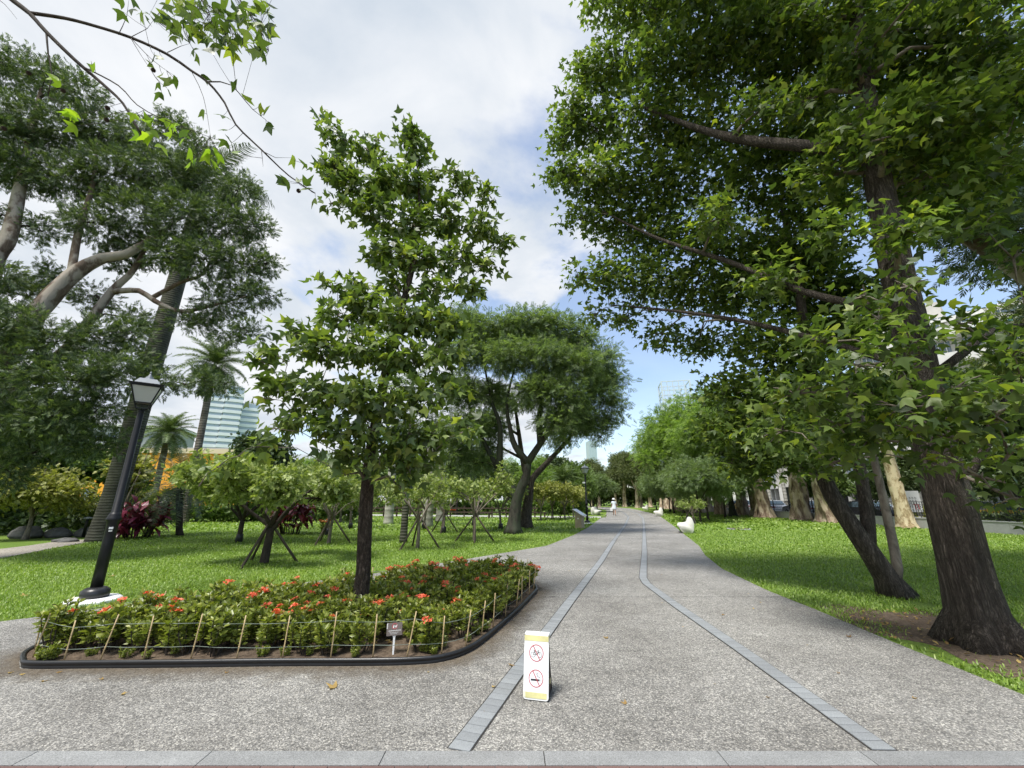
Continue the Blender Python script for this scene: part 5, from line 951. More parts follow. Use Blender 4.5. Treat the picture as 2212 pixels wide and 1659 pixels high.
while len(spots) < 290 and tries < 30000:
    tries += 1; x = rs.uniform(-4.9, .4); y = rs.uniform(4.5, 9.3)
    if not inside(np.array([[x, y]]), inner)[0]: continue
    if abs(x + 1.19) < .22 and y < 4.95: continue
    if math.dist((x, y), (-1.93, 5.78)) < .22: continue
    if min((math.dist((x, y), s) for s in spots), default=9) > .205 - .02 * (tries / 30000): spots.append((x, y))
for i, (x, y) in enumerate(spots):
    k = rs.randrange(4); pr_, tips = IX[k]; nf = rs.choice((0, 0, 0, 0, 1, 1, 2))
    if y < 4.75: nf = rs.choice((0, 0, 0, 0, 1))
    zone = ('left end' if x < -3.4 else 'right end' if x > -.9 else 'middle') + (' front row' if min(math.dist((x, y), q) for q in LOOP[4:50]) < .33 else ' back part')
    o = put(pr_, (x, y, .06), rs.uniform(0, 6.28), rs.uniform(.8, 1.15), f"{'orange-flowered' if nf else 'plain green'} ixora shrub in the {zone} of the kerbed bed", 'shrub', ('flowering' if nf else 'plain') + ' ixora shrubs, ' + zone)
    for ch in [c for c in o.children if c.name.startswith('flower_head')]: bpy.data.objects.remove(ch)
    for t in rs.sample(sorted(tips, key=lambda t: -t.z)[:5], nf): link('flower_head', FL[rs.randrange(3)], o, t + Vector((0, 0, .01)), (rs.uniform(-.3, .3), rs.uniform(-.3, .3), rs.uniform(0, 6)), rs.uniform(.8, 1.25))
# stakes and wires round the bed
fence = empty('stake_fence', (-2.2, 5.6, 0), 0, 'low fence of bamboo stakes joined by two wires round the flower bed', 'fence')
fl = offset_loop(LOOP, -.05); acc = 0; tops = []; stake_b = MB().tube([(0, 0, 0), (.001, 0, .13), (0, .001, .27), (0, 0, .40)], [.0075, .007, .0065, .006], 7).lathe([(.0085, -.004), (.0085, .004)], (0, 0, .13), 7).lathe([(.008, -.004), (.008, .004)], (0, 0, .27), 7).mesh('stake', M['bamboo'], True)
ends = []
for i in range(len(fl)):
    a, b = fl[i], fl[(i + 1) % len(fl)]; acc += math.dist(a, b)
    if acc > .30:
        acc = 0; lean = (rs.uniform(-.12, .12), rs.uniform(-.02, .16)); p = Vector((b[0] - bo.x, b[1] - bo.y, .035)); s_ = rs.uniform(.92, 1.08)
        o = link('stake', stake_b, fence, p, (lean[0], lean[1], 0), (1, 1, s_)); Mx = Matrix.Rotation(lean[1], 4, 'Y') @ Matrix.Rotation(lean[0], 4, 'X'); ends.append((p, Mx, s_))
for hgt in (.13, .33):
    wm = MB(); q = [p + Mx @ Vector((0, 0, hgt * s_ + rs.uniform(-.01, .01))) for p, Mx, s_ in ends]
    for i in range(len(q)): a, b = q[i], q[(i + 1) % len(q)]; wm.tube([a, a.lerp(b, .5) + Vector((0, 0, -.006)), b], .0026, 5)
    wm.build('wire', M['wire'], fence, True)
# weeds and stones along the bed's front edge
for k in range(26):
    i = rs.randrange(4, 44); p = offset_loop(LOOP, -rs.uniform(.05, .16))[i]
    o = put(IX[rs.randrange(4)][0], (p[0], p[1], .05), rs.uniform(0, 6), rs.uniform(.22, .42), 'small low seedling at the front edge of the flower bed', 'plant', 'seedlings at the bed edge')
    for ch in [c for c in o.children if c.name.startswith('flower_head')]: bpy.data.objects.remove(ch)
litter('leaf_litter', 'dry leaves lying on the soil of the flower bed', (-2.2, 5.3), (1.5, .6), 320, .085, .05, 15)
# ------------------------------------------------------------------ street lamps
def lamp(loc, rz, label, sc=1.0, camera=False):
    e = empty('street_lamp', (*loc, 0), rz, label, 'street lamp', 'street lamps along the path'); e.scale = (sc,) * 3
    m = MB(); m.lathe([(.36, -.02), (.36, .035), (.33, .06), (.28, .065)], sides=10); m.build('plinth', M['white'], e, bevel=.01)
    m = MB(); m.tube([(-.13, 0, .13), (.13, 0, .13)], [.075, .075], 14); m.lathe([(.17, .065), (.185, .10), (.18, .17), (.13, .21), (.09, .22)], sides=20); m.build('base', M['plastic'], e, True)
    m = MB(); m.lathe([(.080, .21), (.076, .9), (.074, 1.18), (.080, 1.19), (.080, 1.22), (.10, 1.24), (.104, 1.27), (.092, 1.29), (.084, 1.33), (.068, 1.36), (.056, 1.37), (.046, 3.06), (.04, 3.08), (.05, 3.10), (.05, 3.13), (.03, 3.14)], sides=20); m.build('post', M['black_metal'], e, True)
    m = MB(); m.box((.0, -.078, 1.12), (.055, .008, .035)); m.box((-.0, -.078, 1.075), (.045, .008, .018)); m.build('sticker', M['white'], e)
    b0, t0, zb, zm, zt = .085, .205, 3.16, 3.26, 3.56       # lantern cage: narrow foot, wide top
    def ring(r, z, th=.016): return [((0, -r, z), (2 * r + th, th, th)), ((0, r, z), (2 * r + th, th, th)), ((-r, 0, z), (th, 2 * r - th, th)), ((r, 0, z), (th, 2 * r - th, th))]
    m = MB(); rm = b0 + (t0 - b0) * (zm - zb) / (zt - zb)
    for c, d in ring(b0, zb) + ring(rm, zm) + ring(t0, zt, .022): m.box(c, d)
    for sx in (-1, 1):
        for sy in (-1, 1): m.tube([(sx * b0, sy * b0, zb), (sx * t0, sy * t0, zt)], .011, 6)
    for sx, sy in ((1, 0), (-1, 0), (0, 1), (0, -1)): m.tube([(0, 0, 3.13), (sx * b0, sy * b0, zb)], .009, 6)
    m.build('frame', M['black_metal'], e)
    for k in range(4):
        m = MB(); r1, r2 = rm - .004, t0 - .006; m.add([(-r1, -r1, zm + .01), (r1, -r1, zm + .01), (r2, -r2, zt - .012), (-r2, -r2, zt - .012), (-r1, -r1 + .006, zm + .01), (r1, -r1 + .006, zm + .01), (r2, -r2 + .006, zt - .012), (-r2, -r2 + .006, zt - .012)], [(0, 1, 2, 3), (5, 4, 7, 6), (0, 4, 5, 1), (3, 2, 6, 7), (0, 3, 7, 4), (1, 5, 6, 2)])
        m.build('pane', M['frost'], e).rotation_euler = (0, 0, k * math.pi / 2)
    m = MB(); s2 = math.sqrt(2)
    m.lathe([(.24 * s2, 3.572), (.245 * s2, 3.60), (.19 * s2, 3.605)], sides=4); r_ = m.build('eave', M['black_metal'], e); r_.rotation_euler = (0, 0, math.pi / 4)
    m = MB(); m.lathe([(.185 * s2, 3.606), (.125 * s2, 3.70), (.12 * s2, 3.705)], sides=4); m.lathe([(.085, 3.706), (.075, 3.73), (.06, 3.735), (.052, 3.76), (.035, 3.765), (.022, 3.80), (.012, 3.82), (.018, 3.84), (.004, 3.87)], sides=14); r_ = m.build('roof', M['grey_metal'], e); r_.rotation_euler = (0, 0, math.pi / 4)
    if camera: m = MB(); m.box((-.12, 0, 2.62), (.14, .12, .1)); m.box((-.05, 0, 2.62), (.1, .03, .03)); m.build('camera_housing', M['white'], e, bevel=.01)
lamp((-6.62, 7.13), R(38), 'near black street lamp on a white plinth at the left lawn edge', .985)
lamp((5.05, 28.8), R(20), 'second black street lamp behind the sloping information board', 1.02, True)
lamp((11.9, 62), R(20), 'far black lamp post beyond the bend', .95)

# ------------------------------------------------------------------ folding notice board
ab = empty('notice_stand', (.19, 3.80, .014), R(-14), 'small white folding stand with no-cycling and no-smoking signs on the path', 'notice stand')
tilt = R(-11); Wb, Hb = .205, .445
def lean_obj(o): o.rotation_euler = (tilt, 0, 0); o.location = (0, -.0, .006); return o
def rrect(w, h, r, y0=0, n=5):
    P = []
    for cx, cy, a0 in ((w / 2 - r, y0 + r, -90), (w / 2 - r, y0 + h - r, 0), (-w / 2 + r, y0 + h - r, 90), (-w / 2 + r, y0 + r, 180)):
        for k in range(n + 1): a = R(a0 + 90 * k / n); P.append((cx + r * math.cos(a), cy + r * math.sin(a)))
    return P
XZ = Matrix.Rotation(R(90), 4, 'X')                      # polygon xy -> standing xz, thickness along -y
def flat(name, poly, d0, d1, mat, par): return lean_obj(MB().prism(poly, d0, d1, XZ).build(name, mat, par))
flat('panel', rrect(Wb, Hb, .022), 0, .012, M['white'], ab)
flat('sheet', [(-.095, .045), (.095, .045), (.095, .40), (-.095, .40)], .0125, .0140, M['paper'], ab)
flat('tape', [(-.1015, .398), (.1015, .398), (.1015, .438), (-.1015, .438)], .0145, .0155, M['tape'], ab)
flat('tape', [(-.082, .012), (.088, .012), (.088, .050), (-.085, .050)], .0145, .0155, M['tape'], ab)
flat('tape', [(-.100, .018), (-.084, .012), (-.084, .052), (-.100, .052)], .0145, .0155, M['tape_clear'], ab)
def annulus(c, r0, r1, y0, y1, n=40):
    m = MB(); V = []
    for r in (r0, r1):
        for d in (y0, y1): V += [(c[0] + r * math.cos(2 * math.pi * k / n), -d, c[1] + r * math.sin(2 * math.pi * k / n)) for k in range(n)]
    for k in range(n):
        j = (k + 1) % n; m_ = [(n + k, n + j, 3 * n + j, 3 * n + k), (k, 2 * n + k, 2 * n + j, j), (k, j, n + j, n + k), (2 * n + k, 3 * n + k, 3 * n + j, 2 * n + j)]
        m.f += m_; m.m += [0] * 4
    m.v = V; return m
def bars(segs, w, y0, y1):
    m = MB()
    for a, b in segs:
        a, b = Vector(a), Vector(b); d = (b - a).normalized(); nn = Vector((-d.y, d.x)) * w / 2; m.prism([tuple(a - nn), tuple(b - nn), tuple(b + nn), tuple(a + nn)], y0, y1, XZ)
    return m
for cz, kind in ((.315, 'bike'), (.142, 'smoke')):
    rr = .060; lean_obj(annulus((0, cz), rr - .006, rr, .0142, .0150).build('red_ring', M['red_print'], ab))
    k = .707 * (rr - .004) * 1.0; lean_obj(bars([((-.026, cz + .049), (.030, cz - .047))], .006, .0160, .0166).build('slash', M['red_print'], ab))
    if kind == 'bike':
        for sx in (-.027, .027): lean_obj(annulus((sx, cz - .012), .0165, .0188, .0144, .0152, 24).build('bicycle_wheel', M['black_print'], ab))
        y = cz - .012
        lean_obj(bars([((-.027, y), (-.016, y + .022)), ((-.027, y), (0, y - .002)), ((0, y - .002), (-.016, y + .022)), ((0, y - .002), (.018, y + .022)), ((-.016, y + .022), (.018, y + .022)), ((.027, y), (.016, y + .030)), ((-.016, y + .022), (-.018, y + .030)), ((-.024, y + .030), (-.011, y + .030)), ((.010, y + .031), (.021, y + .031))], .0026, .0144, .0152).build('bicycle_frame', M['black_print'], ab))
    else:
        lean_obj(bars([((-.042, cz - .010), (.026, cz - .010))], .012, .0144, .0152).build('cigarette', M['black_print'], ab))
        lean_obj(bars([((.030, cz - .016), (.030, cz - .004)), ((.0345, cz - .016), (.0345, cz - .004))], .0022, .0144, .0152).build('cigarette_tip', M['black_print'], ab))
        pts = [(.034, cz + .0), (.032, cz + .008), (.024, cz + .012), (.014, cz + .012), (.011, cz + .018), (.017, cz + .024), (.016, cz + .031), (.010, cz + .035), (.004, cz + .030), (.006, cz + .024)]
        lean_obj(bars(list(zip(pts[:-1], pts[1:])), .0022, .0144, .0152).build('smoke_curl', M['black_print'], ab))
ty = math.sin(-tilt) * Hb; tz = math.cos(tilt) * Hb + .006
MB().box((0, ty + .022, tz + .003), (Wb, .062, .014)).build('cap', M['white'], ab, bevel=.004)
m = MB(); hb = tz - .01
m.prism([(-Wb / 2 + .004, 0), (Wb / 2 - .004, 0), (Wb / 2 - .004, .435), (-Wb / 2 + .004, .435)], 0, .010, XZ); bk = m.build('back_panel', M['plastic'], ab); bk.rotation_euler = (R(19), 0, 0); bk.location = (0, .215, .008)
m = MB(); m.box((0, .105, .012), (Wb - .01, .21, .02)); m.build('foot_tray', M['black_metal'], ab, bevel=.006)
m = MB()
for sx in (-1, 1): m.add([(sx * (Wb / 2 - .008), .012, .03), (sx * (Wb / 2 - .008), .19, .03), (sx * (Wb / 2 - .008), ty + .05, tz - .02), (sx * (Wb / 2 - .008), ty + .012, tz - .02)] + [(sx * (Wb / 2 - .012), .012, .03), (sx * (Wb / 2 - .012), .19, .03), (sx * (Wb / 2 - .012), ty + .05, tz - .02), (sx * (Wb / 2 - .012), ty + .012, tz - .02)], [(0, 1, 2, 3), (7, 6, 5, 4), (0, 4, 5, 1), (1, 5, 6, 2), (2, 6, 7, 3), (3, 7, 4, 0)])
m.build('side_shade', M['wood_dark'], ab)  # dark sheets across the stand's open sides, painting the shade inside it
m = MB(); m.box((Wb / 2 - .006, .13, .10), (.003, .03, .035), ry=0); m.build('tape', M['tape'], ab)
m = MB(); m.box((Wb / 2 - .004, ty + .03, tz - .02), (.003, .045, .045)); m.build('tape', M['tape'], ab)

# ------------------------------------------------------------------ little sign in the bed
sg = empty('plant_sign', (-1.19, 4.66, .05), R(4), 'small brown dog-rule sign on a white peg at the front of the flower bed', 'sign')
MB().prism([(-.008, .0), (.008, 0), (.010, .165), (.022, .185), (-.022, .185), (-.010, .165)], 0, .006, XZ).build('peg', M['white'], sg)
def up(name, m, mat, par=sg):
    o = m.build(name, mat, par); o.location = (0, -.006, .18); o.rotation_euler = (R(-12), R(-4), 0); return o
up('board', MB().prism(rrect(.155, .115, .006), 0, .005, XZ), M['taupe'])
up('red_ring', annulus((.003, .082), .021, .0262, .0054, .0060, 28), M['red_print'])
up('pictogram', bars([((-.011, .067), (-.010, .090)), ((-.006, .067), (-.009, .082)), ((-.010, .088), (.003, .082)), ((.006, .082), (.022, .085)), ((.008, .070), (.009, .082)), ((.020, .070), (.020, .084)), ((.022, .085), (.028, .092))], .005, .0064, .0070), M['white'])
up('stripe', bars([((-.075, .064 + k * .012), (-.066, .076 + k * .012)) for k in range(4)], .005, .0054, .006), M['white'])
up('lettering', bars([((x_, .044), (x_ + .007, .044)) for x_ in [-.058 + .0105 * k for k in range(12)]] + [((x_, .040), (x_ + .006, .048)) for x_ in [-.058 + .0105 * k for k in range(12)]], .003, .0054, .006), M['white'])
up('lettering', bars([((-.045 + .008 * k, .027), (-.040 + .008 * k, .027)) for k in range(11)] + [((-.035 + .008 * k, .016), (-.030 + .008 * k, .016)) for k in range(8)], .003, .0054, .006), M['white'])

# ------------------------------------------------------------------ benches, information board, manhole
def bench(loc, rz, label, L=1.55, sc=1.0):
    e = empty('concrete_bench', (*loc, 0), rz, label, 'bench', 'white terrazzo benches'); e.scale = (sc,) * 3
    prof = [(.28, 0), (.66, 0), (.79, .12), (.84, .38), (.83, .60), (.76, .76), (.66, .82), (.56, .80), (.50, .70), (.44, .57), (.34, .52), (.08, .50), (-.01, .46), (-.02, .39), (.05, .31)]
    P = smooth_loop(prof, 3); n = len(P); V = []; ks = [(-.5, .90), (-.485, .97), (-.46, 1.0), (.46, 1.0), (.485, .97), (.5, .90)]
    cx, cz = .42, .42
    for t, s in ks:
        for x_, z_ in P: V.append((cx + (x_ - cx) * s, t * L, max(0, cz + (z_ - cz) * s) if z_ > .02 else 0))
    Fc = [(i * n + k, i * n + (k + 1) % n, (i + 1) * n + (k + 1) % n, (i + 1) * n + k) for i in range(len(ks) - 1) for k in range(n)]
    Fc += [tuple(range(n - 1, -1, -1)), tuple((len(ks) - 1) * n + k for k in range(n))]
    Fc = [f[::-1] for f in Fc]
    m = MB(); m.add(V, Fc); o = m.build('seat_body', M['terrazzo'], e, True)
    MB().box((.47, 0, .015), (.34, L * .7, .05)).build('foot', M['black_metal'], e)
bench((8.2, 21.3), R(-22), 'nearest white curved bench at the right path edge', 1.5, .88)
bench((13.8, 41.5), R(-20), 'second white curved bench on the right of the path')
bench((9.2, 44.5), R(158), 'white curved bench on the left of the path beside the walker')
bench((19.6, 64), R(-20), 'far white curved bench on the right behind the walker')
bench((10.2, 66), R(158), 'far white curved bench left of the pink umbrella')
ib = empty('information_board', (3.85, 24.45, 0), R(-42), 'stone pillar with sloping white information board by the path', 'information board')
m = MB(); m.prism([(-.22, -.16), (.22, -.16), (.22, .16), (-.22, .16)], 0, .01); m.add([(-.21, -.15, .0), (.21, -.15, 0), (.21, .15, 0), (-.21, .15, 0), (-.21, -.15, .92), (.21, -.15, .70), (.21, .15, .70), (-.21, .15, .92)], [(0, 1, 5, 4), (1, 2, 6, 5), (2, 3, 7, 6), (3, 0, 4, 7), (4, 5, 6, 7)])
m.build('pillar', simple('sandstone', (.42, .36, .26), .85, .2, 0, .15, 5, .3), ib)
m = MB(); m.box((0, 0, 0), (.78, .46, .04)); b_ = m.build('panel', M['white'], ib, bevel=.008); b_.location = (.02, 0, .85); b_.rotation_euler = (0, R(27), 0)
m = MB(); m.box((0, 0, .0225), (.68, .38, .003)); b2 = m.build('printed_sheet', simple('map_print', (.62, .66, .68), .3, .5, 0, .2, 9), b_)
m = MB(); m.box((-.0, -.153, .52), (.10, .006, .07)); m.build('plate', M['white'], ib)
mh = empty('manhole', (12.4, 23.6, .0), 0, 'round iron manhole cover in the right lawn', 'manhole')
MB().lathe([(.62, 0), (.62, .035), (.50, .04), (.50, .03)], sides=32).build('rim', M['concrete'], mh)
MB().lathe([(.49, .0), (.49, .045), (.46, .05), (.1, .05)], sides=32).build('cover', simple('rusty_iron', (.10, .075, .06), .7, .3, .3, .25, 8), mh)

# ------------------------------------------------------------------ people
def skin_body(name, joints, edges, mat, parent):
    me = bpy.data.meshes.new(name); me.from_pydata([j[0] for j in joints], edges, []); me.update(); o = link(name, me, parent); me.materials.append(mat)
    sk = o.modifiers.new('skin', 'SKIN'); sk.use_smooth_shade = True
    d = me.skin_vertices[0].data
    for k, j in enumerate(joints): d[k].radius = j[1] if hasattr(j[1], '__len__') else (j[1], j[1])
    d[0].use_root = True
    ss = o.modifiers.new('sub', 'SUBSURF'); ss.levels = 1; ss.render_levels = 2; return o
M['skin'] = simple('skin', (.46, .28, .20), .55, .35, 0, .05)
M['hair'] = simple('dark_hair', (.015, .012, .011), .5, .4)
M['dress'] = simple('pale_blue_dress', (.66, .72, .76), .75, .2, 0, .05)
M['pink'] = simple('pink_fabric', (.72, .36, .55), .6, .3, 0, .05)
M['darkcloth'] = simple('dark_cloth', (.03, .03, .036), .8, .2)
def person(loc, rz, label, h, dress, hat, stride=.14, arm_up=False):
    e = empty('person', (*loc, .014), rz, label, 'person'); s = h / 1.62; e.scale = (s,) * 3      # faces +y
    J = [((0, 0, .90), (.14, .11)), ((0, 0, 1.05), (.12, .095)), ((0, 0, 1.22), (.15, .10)), ((0, -.01, 1.33), (.12, .08)), ((0, .0, 1.39), .05), ((0, .01, 1.45), (.075, .085)), ((0, .015, 1.54), (.075, .09)), ((0, .01, 1.61), .05),
         ((-.09, 0, .84), .09), ((-.09, stride * .5, .47), .06), ((-.09, stride * .7, .25), .052), ((-.09, stride, .07), .036), ((-.09, stride + .13, .03), .03),
         ((.09, 0, .84), .09), ((.09, -stride * .35, .47), .06), ((.09, -stride * .9, .25), .052), ((.09, -stride * 1.3, .10), .036), ((.09, -stride * 1.25 + .11, .03), .03),
         ((-.17, 0, 1.31), .055), ((-.225, -.04, 1.06), .042), ((-.235, .04, .84), .033), ((-.235, .07, .75), (.022, .04)),
         ((.17, 0, 1.31), .055), ((.225, .03, 1.06), .042), ((.24, .10, .85), .033), ((.24, .14, .77), (.022, .04))]
    if arm_up: J[23] = ((.24, .06, 1.08), .042); J[24] = ((.17, .22, 1.18), .033); J[25] = ((.14, .25, 1.25), (.024, .036))
    E_ = [(0, 1), (1, 2), (2, 3), (3, 4), (4, 5), (5, 6), (6, 7), (0, 8), (8, 9), (9, 10), (10, 11), (11, 12), (0, 13), (13, 14), (14, 15), (15, 16), (16, 17), (3, 18), (18, 19), (19, 20), (20, 21), (3, 22), (22, 23), (23, 24), (24, 25)]
    J2 = list(J); E2 = list(E_)
    for hand, fore in ((21, 20), (25, 24)):                 # fingers and thumb
        hv = Vector(J[hand][0]); fv = (hv - Vector(J[fore][0])).normalized()
        for k, ln in enumerate((.055, .062, .058, .046)):
            b = hv + fv * .03 + Vector((0, (k - 1.5) * .018, 0)); J2 += [(tuple(b), .009), (tuple(b + fv * ln + Vector((0, .01, 0))), .007)]; E2 += [(hand, len(J2) - 2), (len(J2) - 2, len(J2) - 1)]
        b = hv + Vector((0, .04, .0)); J2.append((tuple(b + fv * .03), .009)); E2.append((hand, len(J2) - 1))
    skin_body('body', J2, E2, M['skin'], e)
    m = MB()
    if dress: prof = [(.245, .60), (.25, .61), (.215, .80), (.175, .98), (.17, 1.08), (.185, 1.24), (.175, 1.33), (.10, 1.40), (.06, 1.41)]
    else: prof = [(.19, .86), (.19, .90), (.17, 1.05), (.18, 1.24), (.17, 1.33), (.10, 1.40), (.06, 1.41)]
    m.lathe(prof, sides=22)
    m.v = [(x * (1 + .05 * math.sin(9 * math.atan2(y, x)) * max(0, 1 - z)), y * .72 * (1 + .06 * math.cos(7 * math.atan2(y, x)) * max(0, 1 - z)), z) for x, y, z in m.v]
    for sx, sh in ((-1, J[18][0]), (1, J[22][0])):
        el = J[19][0] if sx < 0 else J[23][0]; m.tube([Vector(sh) + Vector((-sx * .05, 0, .03)), sh, Vector(sh).lerp(Vector(el), .75)], [.07, .085, .082], 12)
    m.build('dress' if dress else 'shirt', dress or M['darkcloth'], e, True)
    if not dress:
        m = MB()
        for q in ((8, 9, 10, 11), (13, 14, 15, 16)): m.tube([J[k][0] for k in q], [.115, .085, .075, .065], 12)
        m.build('trousers', M['darkcloth'], e, True)
    m = MB(); m.lathe([(.03, 1.40), (.085, 1.44), (.098, 1.52), (.09, 1.60), (.05, 1.645), (.005, 1.655)], (0, -.015, 0), 14); m.v = [(x, min(y, .05), z) for x, y, z in m.v]; m.build('hair', M['hair'], e, True)
    m = MB()
    for sx in (-.032, .032): m.lathe([(.003, -.011), (.011, 0), (.003, .011)], (sx, .095, 1.535), 8)
    m.build('eye', M['black_print'], e, True)
    m = MB(); m.tube([(0, .09, 1.53), (0, .118, 1.50), (0, .095, 1.492)], [.010, .015, .008], 6); m.build('nose', M['skin'], e, True)
    MB().box((0, .091, 1.468), (.045, .012, .012)).build('mouth', M['red_print'], e)
    if hat: m = MB(); m.lathe([(.20, 1.565), (.205, 1.575), (.115, 1.60), (.112, 1.66), (.09, 1.70), (.01, 1.715)], (0, 0, 0), 20); m.build('hat', M['white'], e, True)
    m = MB()
    for k in (12, 17): j = Vector(J[k][0]); m.box(j + Vector((0, -.05, -.0)), (.085, .25, .06))
    m.build('shoe', M['wood_dark'], e, bevel=.02)
    return e
person((10.55, 44.0), R(-12), 'walker in pale blue dress and white hat seen from behind on the path', 1.62, M['dress'], True)
bag = empty('carrier_bag', (10.27, 43.98, .42), 0, 'white carrier bag in the left hand of the walker', 'bag')
m = MB(); m.box((0, 0, .16), (.24, .10, .32)); m.build('bag_body', M['white'], bag, bevel=.03)
m = MB(); m.tube([(-.05, 0, .31), (-.02, 0, .42), (.03, 0, .42), (.05, 0, .31)], .008, 6); m.build('handle', M['white'], bag)
person((9.4, 72), R(180), 'dark-clothed person under a pink umbrella far down the path', 1.6, None, False, arm_up=True)
um = empty('umbrella', (9.28, 71.75, 1.2), 0, 'pink umbrella held by the far person', 'umbrella')
MB().lathe([(.55, .42), (.5, .50), (.35, .60), (.15, .66), (.01, .68)], sides=10).build('canopy', M['pink'], um, True); MB().tube([(0, 0, -.1), (0, 0, .72)], .008, 6).build('shaft', M['black_metal'], um)

# ------------------------------------------------------------------ street wall, iron fence, street
wall = empty('low_wall', (23.2, 20, 0), 0, 'low grey concrete wall between right lawn and street', 'wall'); wo3 = Vector((23.2, 20, 0))
wp = [Vector((x, y, 0)) for x, y in WALL]; fo = empty('iron_fence', (23.2, 20, 0), 0, 'black wrought-iron fence with scrolls on top of the low wall', 'fence')
seg_m = MB().box((0, 0, .265), (.22, 2.99, .53)).box((0, 0, .55), (.27, 2.995, .05)).mesh('wall_section', M['concrete'])
pm = MB(); pm.box((0, 0, .10), (.03, 2.98, .03)); pm.box((0, 0, .86), (.035, 2.98, .03)); pm.box((0, 0, .70), (.025, 2.98, .02)); pm.box((0, 0, .28), (.025, 2.98, .02)); pm.box((0, -1.47, .48), (.05, .05, .96))
for k in range(24): pm.box((0, -1.38 + k * .122, .48), (.014, .014, .74))
for k in range(12):
    for zc_, sg_ in ((.58, 1), (.40, -1)):
        c = Vector((0, -1.35 + k * .244, zc_)); pm.tube([c + Vector((0, .085 * math.cos(a) * (1 - .1 * j), .085 * sg_ * math.sin(a) * (1 - .1 * j))) for j, a in enumerate([.9 * q for q in range(9)])], .009, 4)
pan_m = pm.mesh('iron_panel', M['black_metal'])
for a, b in zip(wp[:-1], wp[1:]):
    L = (b - a).length; k = round(L / 3); t = (b - a) / L; ang = math.atan2(t.y, t.x) - math.pi / 2
    for j in range(k):
        c = a + t * (L * (j + .5) / k) - wo3; link('wall_section', seg_m, wall, c, (0, 0, ang), (1, L / k / 3, 1)); link('iron_panel', pan_m, fo, c + Vector((0, 0, .575)), (0, 0, ang), (1, L / k / 3, 1))
# clipped hedge on the street median
def hedge(name, line, w, h, z, label, lm, n, seed, ls=.16):
    g_ = np.random.default_rng(seed); pos = []
    for a, b in zip(line[:-1], line[1:]):
        L = math.dist(a, b); m_ = int(n * L); t = g_.random(m_); d = np.array([b[0] - a[0], b[1] - a[1]]) / L; nn = np.array([d[1], -d[0]])
        q = np.array(a) + t[:, None] * L * d + (g_.uniform(-.5, .5, m_) * w)[:, None] * nn; pos.append(np.concatenate([q, z + h * (g_.random(m_) ** .5)[:, None]], 1))
    pos = np.concatenate(pos); fr = frames(len(pos), g_, g_.normal(0, 1, (len(pos), 3)), 0, .5, .3); V, Fc = leaf_arrays(pos, fr, ls * g_.uniform(.7, 1.3, len(pos)), T_BROADSPRAY)
    e = empty(name, (*line[0], 0), 0, label, 'hedge'); V = V - np.array([line[0][0], line[0][1], 0]); c = link('foliage', np_mesh('foliage', V, Fc, lm), e); c['kind'] = 'stuff'
md = offs(WALL, 11)[2:8]
hedge('clipped_hedge', md, 1.8, .75, .15, 'yellow-green clipped hedge along the street median', LM['gold'], 110, 3, .34)
hedge('clipped_hedge', [(25.2, 18), (25.0, 25)], .8, .7, .1, 'dark clipped hedge behind the iron fence at the right', LM['dark'], 260, 4, .25)
